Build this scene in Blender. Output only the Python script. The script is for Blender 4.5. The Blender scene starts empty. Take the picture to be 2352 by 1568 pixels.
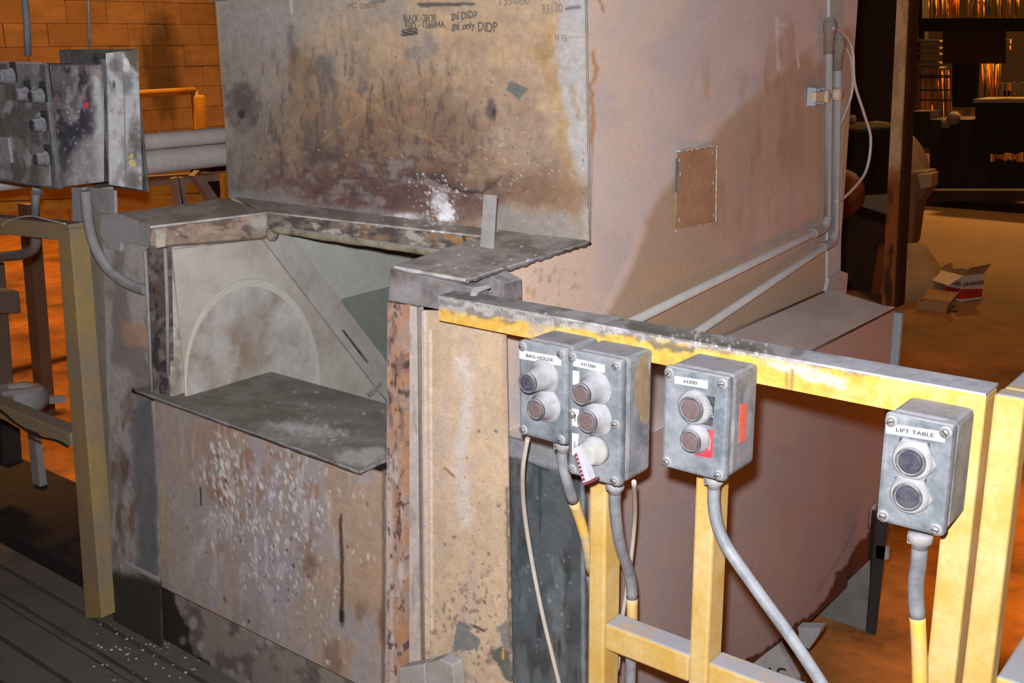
import bpy, bmesh, math, random
import numpy as np
from mathutils import Vector, Matrix

# ------------------------------------------------------------------ camera
SC = bpy.context.scene
COL = SC.collection
random.seed(7)
F = 2494.238; YAW, PITCH, ROLL = -0.67900332, 0.26878351, -0.0110113
def cam_axes():
    cy, sy = math.cos(YAW), math.sin(YAW); cp, sp = math.cos(PITCH), math.sin(PITCH)
    f = np.array([sy*cp, cy*cp, -sp]); r = np.array([cy, -sy, 0.]); u = np.cross(r, f)
    cr, sr = math.cos(ROLL), math.sin(ROLL)
    return np.array([cr*r+sr*u, -sr*r+cr*u, f])
M = cam_axes(); O = np.array([0, 0, 1.5])
def at(x, y, X=None, Y=None, Z=None):
    """pixel of the 2352x1568 photograph -> point on a world plane X=, Y= or Z="""
    d = M.T@np.array([(x-1176)/F, -(y-784)/F, 1])
    for i, v in enumerate((X, Y, Z)):
        if v is not None: return O+d*(v-O[i])/d[i]
def proj(p):
    q = (np.asarray(p)-O)@M.T
    return 1176+F*q[:, 0]/q[:, 2], 784-F*q[:, 1]/q[:, 2]
cd = bpy.data.cameras.new('camera'); co = bpy.data.objects.new('camera', cd); COL.objects.link(co)
cd.sensor_width = 36; cd.lens = F/2352*36; cd.clip_start = .05; cd.clip_end = 100
co.matrix_world = Matrix(((M[0][0], M[1][0], -M[2][0], O[0]), (M[0][1], M[1][1], -M[2][1], O[1]), (M[0][2], M[1][2], -M[2][2], O[2]), (0, 0, 0, 1)))
SC.camera = co
# ------------------------------------------------------------------ world, lamps, exposure
SC.view_settings.view_transform = 'Standard'; SC.view_settings.look = 'None'
SC.view_settings.gamma = 1; SC.view_settings.use_curve_mapping = False
SC.view_settings.exposure = 0.0
w = bpy.data.worlds.new('hall'); SC.world = w; w.use_nodes = True
w.node_tree.nodes['Background'].inputs[0].default_value = (.10, .032, .006, 1)
w.node_tree.nodes['Background'].inputs[1].default_value = .7
def area(name, loc, target, size, power, color, shape='DISK'):
    l = bpy.data.lights.new(name, 'AREA'); l.shape = shape; l.size = size; l.energy = power; l.color = color
    o = bpy.data.objects.new(name, l); COL.objects.link(o); o.location = loc
    o.rotation_euler = (Vector(target)-Vector(loc)).to_track_quat('-Z', 'Y').to_euler()
    return o
fp = O + M[1]*.055 - M[0]*.015 + M[2]*.03
fl = area('camera_flash', fp, fp+M[2], .03, 64, (.93, .95, 1.0))
SOD = (1.0, .46, .11)
def highbay(loc, tgt, half, power, blend=.7):
    l = bpy.data.lights.new('sodium_high_bay', 'SPOT'); l.energy = power; l.color = SOD; l.spot_size = math.radians(half*2); l.spot_blend = blend; l.shadow_soft_size = .25
    o = bpy.data.objects.new('sodium_high_bay', l); COL.objects.link(o); o.location = loc
    o.rotation_euler = (Vector(tgt)-Vector(loc)).to_track_quat('-Z', 'Y').to_euler()
highbay((1.0, 3.5, 6.0), (1.0, 3.7, 0), 21, 4200)
highbay((-1.5, 5.6, 6.5), (-1.7, 6.6, 0), 22, 420)
highbay((-2.8, 10.0, 6.5), (-2.8, 10.2, 0), 26, 520)
highbay((-7.6, 5.0, 6.5), (-8.6, 5.2, .6), 34, 2100)
highbay((-4.9, 2.4, 6.0), (-4.9, 2.4, 0), 20, 1350)
area('sodium_lamp', (-2.9, 12.9, 3.8), (-3.5, 13.7, 1.5), .4, 420, SOD)

# ------------------------------------------------------------------ helpers: materials
def lin(c):
    c = np.asarray(c, float)/255.
    return np.where(c <= .04045, c/12.92, ((c+.055)/1.055)**2.4)
def L4(c): return (*[float(v) for v in lin(c)], 1)
MATS = {}
def dusty(name, base, spot=None, dust=(168, 166, 172), top=.8, sc=18, amt=.5, rough=.8, metal=0, bump=.15, stretch=1, side=.0):
    """painted or bare metal: base colour, blotches of a second colour, dust settled on upward faces"""
    if name in MATS: return MATS[name]
    m = bpy.data.materials.new(name); m.use_nodes = True; n = m.node_tree; N = n.nodes; K = n.links
    b = N['Principled BSDF']; b.inputs['Roughness'].default_value = rough; b.inputs['Metallic'].default_value = metal
    b.inputs['Specular IOR Level'].default_value = .3
    g = N.new('ShaderNodeNewGeometry'); mp = N.new('ShaderNodeMapping'); mp.inputs['Scale'].default_value = (1, 1, 1/stretch)
    K.new(g.outputs['Position'], mp.inputs['Vector'])
    def noise(s, d=6, r=.65):
        t = N.new('ShaderNodeTexNoise'); t.inputs['Scale'].default_value = s; t.inputs['Detail'].default_value = d
        t.inputs['Roughness'].default_value = r; K.new(mp.outputs[0], t.inputs['Vector']); return t.outputs['Fac']
    def ramp(f, a, c):
        r = N.new('ShaderNodeMapRange'); r.inputs['From Min'].default_value = a; r.inputs['From Max'].default_value = c
        K.new(f, r.inputs['Value']); return r.outputs[0]
    def mix(f, a, c):
        x = N.new('ShaderNodeMix'); x.data_type = 'RGBA'
        if isinstance(f, float): x.inputs[0].default_value = f
        else: K.new(f, x.inputs[0])
        for i, v in ((6, a), (7, c)):
            if isinstance(v, tuple): x.inputs[i].default_value = v
            else: K.new(v, x.inputs[i])
        return x.outputs[2]
    def mul(a, k):
        x = N.new('ShaderNodeMath'); x.operation = 'MULTIPLY'
        K.new(a, x.inputs[0])
        if isinstance(k, float): x.inputs[1].default_value = k
        else: K.new(k, x.inputs[1])
        return x.outputs[0]
    c = L4(base)
    if base is None: pass
    if spot is not None: c = mix(mul(ramp(noise(sc), .5-.12, .5+.16), float(amt)), c, L4(spot))
    fine = ramp(noise(sc*9, 4, .7), .25, .75)
    c2 = mix(mul(fine, .28), c, L4(tuple(v*.62 for v in base)))
    if side > 0: c2 = mix(mul(ramp(noise(sc*.6, 5), .42, .66), float(side)), c2, L4(dust))
    if top > 0:
        sx = N.new('ShaderNodeSeparateXYZ'); K.new(g.outputs['Normal'], sx.inputs[0])
        up = ramp(sx.outputs['Z'], .45, .9); nn = ramp(noise(sc*1.3, 5), .30, .48)
        c2 = mix(mul(mul(up, nn), float(top)), c2, L4(dust))
    K.new(c2, b.inputs['Base Color'])
    bp = N.new('ShaderNodeBump'); bp.inputs['Strength'].default_value = bump; bp.inputs['Distance'].default_value = .004
    K.new(noise(sc*5, 5, .7), bp.inputs['Height']); K.new(bp.outputs[0], b.inputs['Normal'])
    MATS[name] = m; return m
def painted_mat(rough=.85, name='stained_sheet_metal', k=1.0):
    if name in MATS: return MATS[name]
    m = bpy.data.materials.new(name); m.use_nodes = True; N = m.node_tree.nodes; K = m.node_tree.links
    b = N['Principled BSDF']; b.inputs['Roughness'].default_value = rough; b.inputs['Specular IOR Level'].default_value = .25
    a = N.new('ShaderNodeAttribute'); a.attribute_name = 'Col'
    g = N.new('ShaderNodeNewGeometry')
    t = N.new('ShaderNodeTexNoise'); t.inputs['Scale'].default_value = 230; t.inputs['Detail'].default_value = 5; t.inputs['Roughness'].default_value = .75
    K.new(g.outputs['Position'], t.inputs['Vector'])
    r = N.new('ShaderNodeMapRange'); r.inputs['From Min'].default_value = .25; r.inputs['From Max'].default_value = .75
    r.inputs['To Min'].default_value = .80; r.inputs['To Max'].default_value = 1.15; K.new(t.outputs['Fac'], r.inputs['Value'])
    v = N.new('ShaderNodeVectorMath'); v.operation = 'SCALE'; t2 = N.new('ShaderNodeTexNoise'); t2.inputs['Scale'].default_value = 52; t2.inputs['Detail'].default_value = 8; t2.inputs['Roughness'].default_value = .72; K.new(g.outputs['Position'], t2.inputs['Vector'])
    r2 = N.new('ShaderNodeMapRange'); r2.inputs['From Min'].default_value = .3; r2.inputs['From Max'].default_value = .7; r2.inputs['To Min'].default_value = 1-.20*k; r2.inputs['To Max'].default_value = 1+.16*k; K.new(t2.outputs['Fac'], r2.inputs['Value'])
    mm = N.new('ShaderNodeMath'); mm.operation = 'MULTIPLY'; K.new(r.outputs[0], mm.inputs[0]); K.new(r2.outputs[0], mm.inputs[1])
    K.new(a.outputs['Color'], v.inputs[0]); K.new(mm.outputs[0], v.inputs['Scale'])
    K.new(v.outputs[0], b.inputs['Base Color'])
    bp = N.new('ShaderNodeBump'); bp.inputs['Strength'].default_value = .2; bp.inputs['Distance'].default_value = .002
    K.new(t.outputs['Fac'], bp.inputs['Height']); K.new(bp.outputs[0], b.inputs['Normal'])
    MATS[name] = m; return m
def flat(name, c, rough=.6, metal=0.):
    if name in MATS: return MATS[name]
    m = bpy.data.materials.new(name); m.use_nodes = True; N = m.node_tree.nodes; K = m.node_tree.links
    b = N['Principled BSDF']; b.inputs['Roughness'].default_value = rough; b.inputs['Metallic'].default_value = metal
    g = N.new('ShaderNodeNewGeometry'); t = N.new('ShaderNodeTexNoise'); t.inputs['Scale'].default_value = 60; t.inputs['Detail'].default_value = 4
    K.new(g.outputs['Position'], t.inputs['Vector'])
    x = N.new('ShaderNodeMix'); x.data_type = 'RGBA'; K.new(t.outputs['Fac'], x.inputs[0])
    x.inputs[6].default_value = L4(tuple(min(255, v*1.08) for v in c)); x.inputs[7].default_value = L4(tuple(v*.85 for v in c))
    K.new(x.outputs[2], b.inputs['Base Color']); MATS[name] = m; return m

# ------------------------------------------------------------------ helpers: geometry
class MB:
    def __init__(s): s.v = []; s.f = []; s.sm = []
    def add(s, vs, fs, smooth=False):
        k = len(s.v); s.v += [tuple(map(float, p)) for p in vs]; s.f += [tuple(i+k for i in f) for f in fs]; s.sm += [smooth]*len(fs); return s
    def box(s, x0, x1, y0, y1, z0, z1):
        vs = [(x, y, z) for z in (z0, z1) for y in (y0, y1) for x in (x0, x1)]
        return s.add(vs, [(0, 2, 3, 1), (4, 5, 7, 6), (0, 1, 5, 4), (2, 6, 7, 3), (0, 4, 6, 2), (1, 3, 7, 5)])
    def prism(s, pts, off):
        """polygon pts (3D), extruded by off"""
        n = len(pts); off = np.asarray(off, float)
        a = [np.asarray(p, float) for p in pts]; b = [p+off for p in a]
        return s.add(a+b, [tuple(range(n)), tuple(range(2*n-1, n-1, -1))]+[(i, i+n, (i+1) % n+n, (i+1) % n) for i in range(n)])
    def tube(s, path, r, n=10, cap=True):
        P = [np.asarray(p, float) for p in path]; m = len(P); R = r if hasattr(r, '__len__') else [r]*m
        vs = []; T = []
        for i in range(m):
            t = P[min(i+1, m-1)]-P[max(i-1, 0)]; T.append(t/(np.linalg.norm(t)+1e-9))
        up = np.array([0, 0, 1.]) if abs(T[0][2]) < .9 else np.array([1., 0, 0])
        u = np.cross(T[0], up); u /= np.linalg.norm(u)
        for i in range(m):
            u = u-T[i]*np.dot(u, T[i]); u /= np.linalg.norm(u); v = np.cross(T[i], u)
            for k in range(n):
                a = 2*math.pi*k/n; vs.append(P[i]+R[i]*(math.cos(a)*u+math.sin(a)*v))
        fs = [(i*n+k, i*n+(k+1) % n, (i+1)*n+(k+1) % n, (i+1)*n+k) for i in range(m-1) for k in range(n)]
        s.add(vs, fs, True)
        if cap:
            k0 = len(s.v)-len(vs)
            s.f += [tuple(k0+k for k in range(n-1, -1, -1)), tuple(k0+(m-1)*n+k for k in range(n))]; s.sm += [False, False]
        return s
    def lathe(s, c, ax, prof, n=20):
        """profile [(distance along ax, radius)] round axis ax from point c"""
        c = np.asarray(c, float); ax = np.asarray(ax, float)/np.linalg.norm(ax)
        return s.tube([c+ax*(d+1e-6*i) for i, (d, _) in enumerate(prof)], [r for _, r in prof], n) if False else s._lathe(c, ax, prof, n)
    def _lathe(s, c, ax, prof, n):
        h = np.array([0, 0, 1.]) if abs(ax[2]) < .9 else np.array([1., 0, 0])
        u = np.cross(ax, h); u /= np.linalg.norm(u); v = np.cross(ax, u); vs = []
        for d, r in prof:
            for k in range(n):
                a = 2*math.pi*k/n; vs.append(c+ax*d+r*(math.cos(a)*u+math.sin(a)*v))
        m = len(prof)
        fs = [(i*n+k, i*n+(k+1) % n, (i+1)*n+(k+1) % n, (i+1)*n+k) for i in range(m-1) for k in range(n)]
        fs += [tuple(range(n-1, -1, -1)), tuple((m-1)*n+k for k in range(n))]
        return s.add(vs, fs, n > 8)
def spl(P, k=6):
    P = [np.asarray(p, float) for p in P]; out = []
    for i in range(len(P)-1):
        a, b, c, d = P[max(i-1, 0)], P[i], P[i+1], P[min(i+2, len(P)-1)]
        for j in range(k):
            t = j/k; out.append(.5*((2*b)+(c-a)*t+(2*a-5*b+4*c-d)*t*t+(3*b-a-3*c+d)*t**3))
    return out+[P[-1]]
def mkobj(name, mb, mat, parent=None, bevel=0, base=None, smooth_all=False, fix=True):
    if parent is not None: off = np.array(parent['_w'])
    elif base is not None: off = np.asarray(base, float)
    else:
        a = np.array(mb.v); off = np.array([(a[:, 0].min()+a[:, 0].max())/2, (a[:, 1].min()+a[:, 1].max())/2, a[:, 2].min()])
    vs = [tuple(np.asarray(p)-off) for p in mb.v]
    me = bpy.data.meshes.new(name); me.from_pydata(vs, [], mb.f)
    if fix:
        bm = bmesh.new(); bm.from_mesh(me); bmesh.ops.recalc_face_normals(bm, faces=bm.faces); bm.to_mesh(me); bm.free()
    me.polygons.foreach_set('use_smooth', [bool(x) or smooth_all for x in mb.sm])
    me.materials.append(mat); o = bpy.data.objects.new(name, me); COL.objects.link(o)
    o['_w'] = [float(x) for x in off]
    if parent is not None: o.parent = parent
    else: o.location = off
    if parent is not None: o['_w'] = list(parent['_w'])
    if bevel:
        b = o.modifiers.new('edge', 'BEVEL'); b.width = bevel; b.segments = 2; b.limit_method = 'ANGLE'
    return o
def tag(o, label=None, cat=None, group=None, kind=None):
    if label: o['label'] = label
    if cat: o['category'] = cat
    if group: o['group'] = group
    if kind: o['kind'] = kind
    return o
def thing(name, label, cat, base, group=None, kind=None):
    o = bpy.data.objects.new(name, None); COL.objects.link(o); o.location = base; o['_w'] = [float(v) for v in base]
    o.empty_display_size = .05
    return tag(o, label, cat, group, kind)
def pp(pts, **k): return [at(x, y, **k) for x, y in pts]

# ------------------------------------------------------------------ helpers: stains painted on sheet metal
def _h(ix, iy, s):
    n = (ix*374761393+iy*668265263+s*974634777) & 0xffffffff
    n = ((n ^ (n >> 13))*1274126177) & 0xffffffff
    return ((n ^ (n >> 16)) & 0xffff)/65535.
def vn(x, y, s):
    ix = np.floor(x).astype(np.int64); iy = np.floor(y).astype(np.int64); fx = x-ix; fy = y-iy
    fx = fx*fx*(3-2*fx); fy = fy*fy*(3-2*fy)
    return (_h(ix, iy, s)*(1-fx)+_h(ix+1, iy, s)*fx)*(1-fy)+(_h(ix, iy+1, s)*(1-fx)+_h(ix+1, iy+1, s)*fx)*fy
def fbm(x, y, s=0, o=4):
    t = 0; a = .5; q = 0
    for i in range(o): t = t+a*vn(x, y, s+i*17); q += a; a *= .55; x = x*2.03+5.1; y = y*2.03+1.7
    return t/q
def sst(a, b, x): t = np.clip((x-a)/(b-a), 0, 1); return t*t*(3-2*t)
class Paint:
    def __init__(s, px, py, base):
        s.x = px; s.y = py; s.c = np.tile(np.array(base, float)/255, (len(px), 1)); s.seed = 1
    def mix(s, m, col): m = np.clip(m, 0, 1)[:, None]; s.c = s.c*(1-m)+np.array(col, float)/255*m; return s
    def n(s, sx, sy=None, o=4): s.seed += 31; return fbm(s.x/sx, s.y/(sy or sx), s.seed, o)
    def mottle(s, col, sx, sy=None, lo=.45, hi=.65, amt=1, reg=None):
        m = sst(lo, hi, s.n(sx, sy))*amt
        if reg is not None: m = m*s.reg(*reg)
        return s.mix(m, col)
    def reg(s, cx, cy, rx, ry, soft=.5):
        d = np.sqrt(((s.x-cx)/rx)**2+((s.y-cy)/ry)**2); return 1-sst(1-soft, 1+soft, d)
    def blob(s, cx, cy, rx, ry, col, amt=1, soft=.4, na=.5, ns=None, rot=0):
        ns = ns or max(8, min(rx, ry)*.6); c, t = math.cos(rot), math.sin(rot)
        dx, dy = s.x-cx, s.y-cy; d = np.sqrt(((dx*c+dy*t)/rx)**2+((-dx*t+dy*c)/ry)**2)
        d = d+(s.n(ns)-.5)*na*2
        return s.mix((1-sst(1-soft, 1+soft, d))*amt, col)
    def poly(s, pts, col, amt=1, rag=0, ns=25, soft=4):
        acc = 0; s.seed += 9; wx = (fbm(s.x/ns, s.y/ns, s.seed)-.5)*2*rag; wy = (fbm(s.x/ns+50, s.y/ns, s.seed)-.5)*2*rag
        J = [(0, 0), (soft, 0), (-soft, 0), (0, soft), (0, -soft), (soft*.6, soft*.6), (-soft*.6, soft*.6), (soft*.6, -soft*.6), (-soft*.6, -soft*.6)]
        for jx, jy in J:
            X = s.x+wx+jx; Y = s.y+wy+jy; ins = np.zeros(len(X), bool); n = len(pts)
            for i in range(n):
                x1, y1 = pts[i]; x2, y2 = pts[(i+1) % n]
                if y1 == y2: continue
                ins ^= ((y1 > Y) != (y2 > Y)) & (X < (x2-x1)*(Y-y1)/(y2-y1)+x1)
            acc = acc+ins
        return s.mix(acc/len(J)*amt, col)
    def line(s, pts, w, col, amt=1, jit=0, soft=.6):
        d = np.full(len(s.x), 1e9); s.seed += 5
        X = s.x+(fbm(s.x/18, s.y/18, s.seed)-.5)*2*jit; Y = s.y+(fbm(s.x/18+9, s.y/18+9, s.seed)-.5)*2*jit
        for (x1, y1), (x2, y2) in zip(pts[:-1], pts[1:]):
            L = (x2-x1)**2+(y2-y1)**2+1e-9; t = np.clip(((X-x1)*(x2-x1)+(Y-y1)*(y2-y1))/L, 0, 1)
            d = np.minimum(d, np.hypot(X-x1-t*(x2-x1), Y-y1-t*(y2-y1)))
        return s.mix((1-sst(w*(1-soft), w*(1+soft), d))*amt, col)
    def specks(s, n, x0, y0, x1, y1, rmin, rmax, col, el=1, rot=0, amt=1, seed=3):
        R = random.Random(seed)
        for _ in range(n):
            cx = min(max(R.gauss((x0+x1)/2, (x1-x0)/4.2), x0), x1); cy = min(max(R.gauss((y0+y1)/2, (y1-y0)/3.6), y0), y1); r = R.uniform(rmin, rmax); a = rot+R.uniform(-.2, .2)
            k = np.where((abs(s.x-cx) < r*el*1.6) & (abs(s.y-cy) < r*el*1.6))[0]
            if not len(k): continue
            dx, dy = s.x[k]-cx, s.y[k]-cy; c, t = math.cos(a), math.sin(a)
            d = np.sqrt(((dx*c+dy*t)/r)**2+((-dx*t+dy*c)/(r*el))**2)
            m = ((1-sst(.6, 1.3, d))*amt*R.uniform(.5, 1))[:, None]; s.c[k] = s.c[k]*(1-m)+np.array(col, float)/255*m
        return s
def sheet(name, q, nu, nv, thick, base, paint, parent=None, wobble=0, mat=None, gain=1.0, edge=None, loc=None):
    """plate with corners q = TL, TR, BR, BL, a fine front grid carrying stain colours, real thickness behind"""
    q = [np.asarray(p, float) for p in q]; nrm = np.cross(q[1]-q[0], q[3]-q[0]); nrm /= np.linalg.norm(nrm)
    if np.dot(nrm, O-q[0]) < 0: nrm = -nrm
    U, V = np.meshgrid(np.linspace(0, 1, nu+1), np.linspace(0, 1, nv+1)); U = U.ravel(); V = V.ravel()
    P = ((1-U)*(1-V))[:, None]*q[0]+(U*(1-V))[:, None]*q[1]+(U*V)[:, None]*q[2]+((1-U)*V)[:, None]*q[3]
    px, py = proj(P)
    if wobble: P = P+nrm*((fbm(px/90, py/90, 77)-.5)*2*wobble*(4*U*(1-U))**.5*(4*V*(1-V))**.5)[:, None]
    pa = Paint(px, py, base); paint(pa)
    fs = []; W = nu+1
    i = np.arange(nu); 
    for j in range(nv):
        a = j*W+i; fs.append(np.stack([a, a+1, a+1+W, a+W], 1))
    fs = np.concatenate(fs).tolist()
    ring = list(range(nu+1))+[j*W+nu for j in range(1, nv+1)]+[nv*W+k for k in range(nu-1, -1, -1)]+[j*W for j in range(nv-1, 0, -1)]
    n0 = len(P); back = P[ring]-nrm*thick; R = len(ring)
    for k in range(R): fs.append([ring[k], n0+k, n0+(k+1) % R, ring[(k+1) % R]])
    fs.append([n0+k for k in range(R)])
    allv = np.concatenate([P, back]); colr = np.concatenate([pa.c, pa.c[ring] if edge is None else np.tile(np.array(edge)/255., (R, 1))])
    colr = np.clip(lin(colr*255)*gain, 0, .92)
    off = np.array(parent['_w']) if parent is not None else (np.asarray(loc, float) if loc is not None else allv.mean(0))
    me = bpy.data.meshes.new(name); me.from_pydata((allv-off).tolist(), [], fs)
    if True:
        e1 = P[1]-P[0]; e2 = P[W]-P[0]
        if np.dot(np.cross(e1, e2), nrm) < 0: me.flip_normals()
    at_ = me.color_attributes.new('Col', 'FLOAT_COLOR', 'POINT')
    at_.data.foreach_set('color', np.concatenate([colr, np.ones((len(colr), 1))], 1).astype(np.float32).ravel())
    me.materials.append(mat or painted_mat()); o = bpy.data.objects.new(name, me); COL.objects.link(o)
    if parent is not None: o.parent = parent
    else: o.location = off
    o['_w'] = [float(v) for v in off]
    return o
def text(s, name, loc, xdir, updir, size, mat, parent, sx=1.0, shear=0, thick=.0003):
    c = bpy.data.curves.new(name, 'FONT'); c.body = s; c.size = size; c.align_x = 'CENTER'; c.align_y = 'CENTER'; c.shear = shear; c.extrude = thick; c.offset = size*.022; c.resolution_u = 3
    t = bpy.data.objects.new('tmp', c); COL.objects.link(t); dg = bpy.context.evaluated_depsgraph_get()
    me = bpy.data.meshes.new_from_object(t.evaluated_get(dg)); bpy.data.objects.remove(t)
    x = Vector(xdir).normalized(); u = Vector(updir); u = (u-x*u.dot(x)).normalized(); n = x.cross(u)
    m = Matrix(((x[0]*sx, u[0], n[0], 0), (x[1]*sx, u[1], n[1], 0), (x[2]*sx, u[2], n[2], 0), (0, 0, 0, 1)))
    off = Vector(parent['_w']); me.transform(Matrix.Translation(Vector(loc)-off)@m); me.materials.clear(); me.materials.append(mat); me.name = name
    o = bpy.data.objects.new(name, me); COL.objects.link(o); o.parent = parent; return o

# ------------------------------------------------------------------ palette
FZ = -.12; YR = 1.285; YF = 1.335; ZD = 1.121; XS = -1.208; YH = 1.745
TAN = (186, 160, 132); GREY = (150, 147, 146)
m_yel = dusty('yellow_rail_paint', (200, 160, 80), (212, 188, 136), dust=(160, 160, 168), sc=14, amt=.75, top=.97, rough=.6, bump=.1, side=.0)
m_yold = dusty('dull_yellow_paint', (150, 120, 45), (110, 100, 80), sc=10, amt=.8, rough=.8)
m_box = dusty('dusty_grey_enclosure', (100, 104, 108), (158, 156, 158), dust=(150, 149, 154), sc=26, amt=.8, rough=.6, bump=.25, top=.95, side=.3)
m_dust = dusty('dusty_light_grey', (158, 155, 155), (125, 120, 115), sc=40, amt=.6, rough=.9, bump=.3)
m_scr = dusty('zinc_screw', (165, 165, 165), (90, 88, 85), sc=120, amt=.6, rough=.45, metal=.4, top=0)
m_dark = flat('dark_slot', (26, 24, 24), .9)
m_lab = dusty('white_tape', (235, 235, 238), (200, 198, 198), sc=60, amt=.3, rough=.6, top=0, bump=.02)
m_ink = flat('black_ink', (45, 45, 52), .7)
m_red = dusty('red_plate', (205, 50, 62), (190, 110, 115), sc=60, amt=.5, rough=.7, top=0)
m_blk = dusty('black_plate', (44, 48, 50), (110, 110, 112), sc=90, amt=.45, rough=.7, top=0)
m_cap = dusty('button_cap', (104, 84, 84), (120, 110, 108), sc=120, amt=.5, rough=.5, top=0)
m_capd = dusty('dark_button_cap', (60, 58, 70), (105, 102, 108), sc=120, amt=.5, rough=.4, top=0)
m_gal = dusty('galvanised_conduit', (150, 152, 156), (96, 98, 102), dust=(190, 190, 196), sc=30, amt=.7, rough=.55, metal=.15, top=.9, bump=.1)
m_galy = dusty('overpainted_conduit', (150, 152, 154), (235, 185, 50), sc=13, amt=.9, rough=.55, top=.4, bump=.1)
m_cab = dusty('pale_cable', (188, 178, 166), (160, 150, 138), sc=50, amt=.5, rough=.6, top=.3)
m_tan = dusty('tan_paint', TAN, (165, 150, 138), sc=12, amt=.5)
m_rust = dusty('rusted_steel', (140, 112, 92), (84, 68, 66), sc=22, amt=.9, side=.5, dust=(165, 155, 150))
m_grime = dusty('grimy_steel', (100, 92, 88), (60, 54, 52), sc=20, amt=.8, side=.4)
m_greyp = dusty('grey_dusty_steel', (158, 156, 156), (126, 120, 118), sc=12, amt=.7, side=.3)
m_conc = dusty('pale_concrete', (170, 166, 160), (130, 124, 116), sc=16, amt=.6, top=.3, rough=.95)
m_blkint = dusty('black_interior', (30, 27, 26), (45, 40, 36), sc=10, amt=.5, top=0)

# ================================================================== SETTING
def floor_mat():
    m = dusty('oily_brown_floor', (190, 124, 60), (84, 56, 36), dust=(120, 110, 100), sc=3.2, amt=.85, top=0, rough=.75, bump=.35)
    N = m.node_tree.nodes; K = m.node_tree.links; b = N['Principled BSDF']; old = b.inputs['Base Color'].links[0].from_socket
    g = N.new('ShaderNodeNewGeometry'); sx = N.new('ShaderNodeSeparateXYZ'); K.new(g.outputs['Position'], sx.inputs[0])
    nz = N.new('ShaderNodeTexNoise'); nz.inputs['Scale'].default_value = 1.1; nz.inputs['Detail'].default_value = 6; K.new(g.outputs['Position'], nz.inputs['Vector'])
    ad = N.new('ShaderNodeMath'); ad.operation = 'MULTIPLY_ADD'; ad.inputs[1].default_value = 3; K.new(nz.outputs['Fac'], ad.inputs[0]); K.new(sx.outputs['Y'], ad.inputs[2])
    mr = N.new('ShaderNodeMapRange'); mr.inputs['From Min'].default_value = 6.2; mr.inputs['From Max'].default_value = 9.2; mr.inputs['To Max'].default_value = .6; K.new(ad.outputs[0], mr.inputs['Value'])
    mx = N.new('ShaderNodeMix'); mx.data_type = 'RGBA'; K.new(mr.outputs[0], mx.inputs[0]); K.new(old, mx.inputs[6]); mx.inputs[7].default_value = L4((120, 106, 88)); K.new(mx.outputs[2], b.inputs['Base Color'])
    return m
fm = MB().box(-14, 6, -3, 20, FZ-.1, FZ)
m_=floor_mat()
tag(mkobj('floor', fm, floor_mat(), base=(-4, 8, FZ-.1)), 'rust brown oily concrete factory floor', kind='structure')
# block wall far left
XW = -9.6
wl = MB().box(XW-.2, XW-.012, -3, 20, FZ, 7)
m_mort = dusty('grey_mortar', (150, 118, 84), (126, 100, 72), sc=6, amt=.5, top=0)
wall = tag(mkobj('wall_left', wl, m_mort, base=(XW-.1, 8, FZ)), kind='structure')
wall['label'] = 'concrete block wall under orange light, far left'
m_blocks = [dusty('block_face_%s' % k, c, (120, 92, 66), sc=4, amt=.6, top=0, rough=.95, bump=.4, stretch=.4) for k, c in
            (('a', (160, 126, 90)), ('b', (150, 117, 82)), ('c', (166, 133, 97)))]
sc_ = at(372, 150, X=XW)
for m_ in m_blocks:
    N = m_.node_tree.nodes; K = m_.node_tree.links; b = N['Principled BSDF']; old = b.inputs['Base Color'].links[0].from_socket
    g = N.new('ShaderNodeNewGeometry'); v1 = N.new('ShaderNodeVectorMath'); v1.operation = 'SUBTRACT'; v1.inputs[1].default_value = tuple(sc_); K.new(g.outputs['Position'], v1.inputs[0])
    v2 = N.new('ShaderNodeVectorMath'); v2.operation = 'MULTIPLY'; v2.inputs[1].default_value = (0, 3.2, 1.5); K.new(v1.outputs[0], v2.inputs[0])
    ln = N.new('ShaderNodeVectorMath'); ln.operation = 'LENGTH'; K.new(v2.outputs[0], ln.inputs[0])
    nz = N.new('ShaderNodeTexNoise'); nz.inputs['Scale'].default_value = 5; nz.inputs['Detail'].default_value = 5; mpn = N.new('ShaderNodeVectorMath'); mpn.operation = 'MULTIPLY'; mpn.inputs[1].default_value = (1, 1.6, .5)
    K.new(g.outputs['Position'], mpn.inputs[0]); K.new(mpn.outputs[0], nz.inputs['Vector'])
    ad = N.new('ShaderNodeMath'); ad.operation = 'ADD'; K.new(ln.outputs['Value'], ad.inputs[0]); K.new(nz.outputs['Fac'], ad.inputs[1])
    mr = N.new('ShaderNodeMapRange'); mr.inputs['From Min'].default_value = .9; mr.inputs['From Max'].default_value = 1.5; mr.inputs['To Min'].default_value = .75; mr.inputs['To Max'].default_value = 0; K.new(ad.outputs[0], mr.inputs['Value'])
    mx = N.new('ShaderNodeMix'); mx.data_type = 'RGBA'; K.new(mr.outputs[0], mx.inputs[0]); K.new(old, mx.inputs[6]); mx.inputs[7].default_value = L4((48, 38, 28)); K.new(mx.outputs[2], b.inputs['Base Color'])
pts = pp([(0, 0), (545, 0), (545, 300), (0, 420)], X=XW); y0 = min(p[1] for p in pts)-.4; y1 = max(p[1] for p in pts)+.3
bm_ = {}
def block_mesh(i):
    if i not in bm_:
        b = MB().box(-.012, .0, -.199, .199, -.0995, .0995)
        me = bpy.data.meshes.new('block'); me.from_pydata(b.v, [], b.f); me.materials.append(m_blocks[i]); bm_[i] = me
    return bm_[i]
row = 0; z = FZ+.102
cnt = 0
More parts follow.
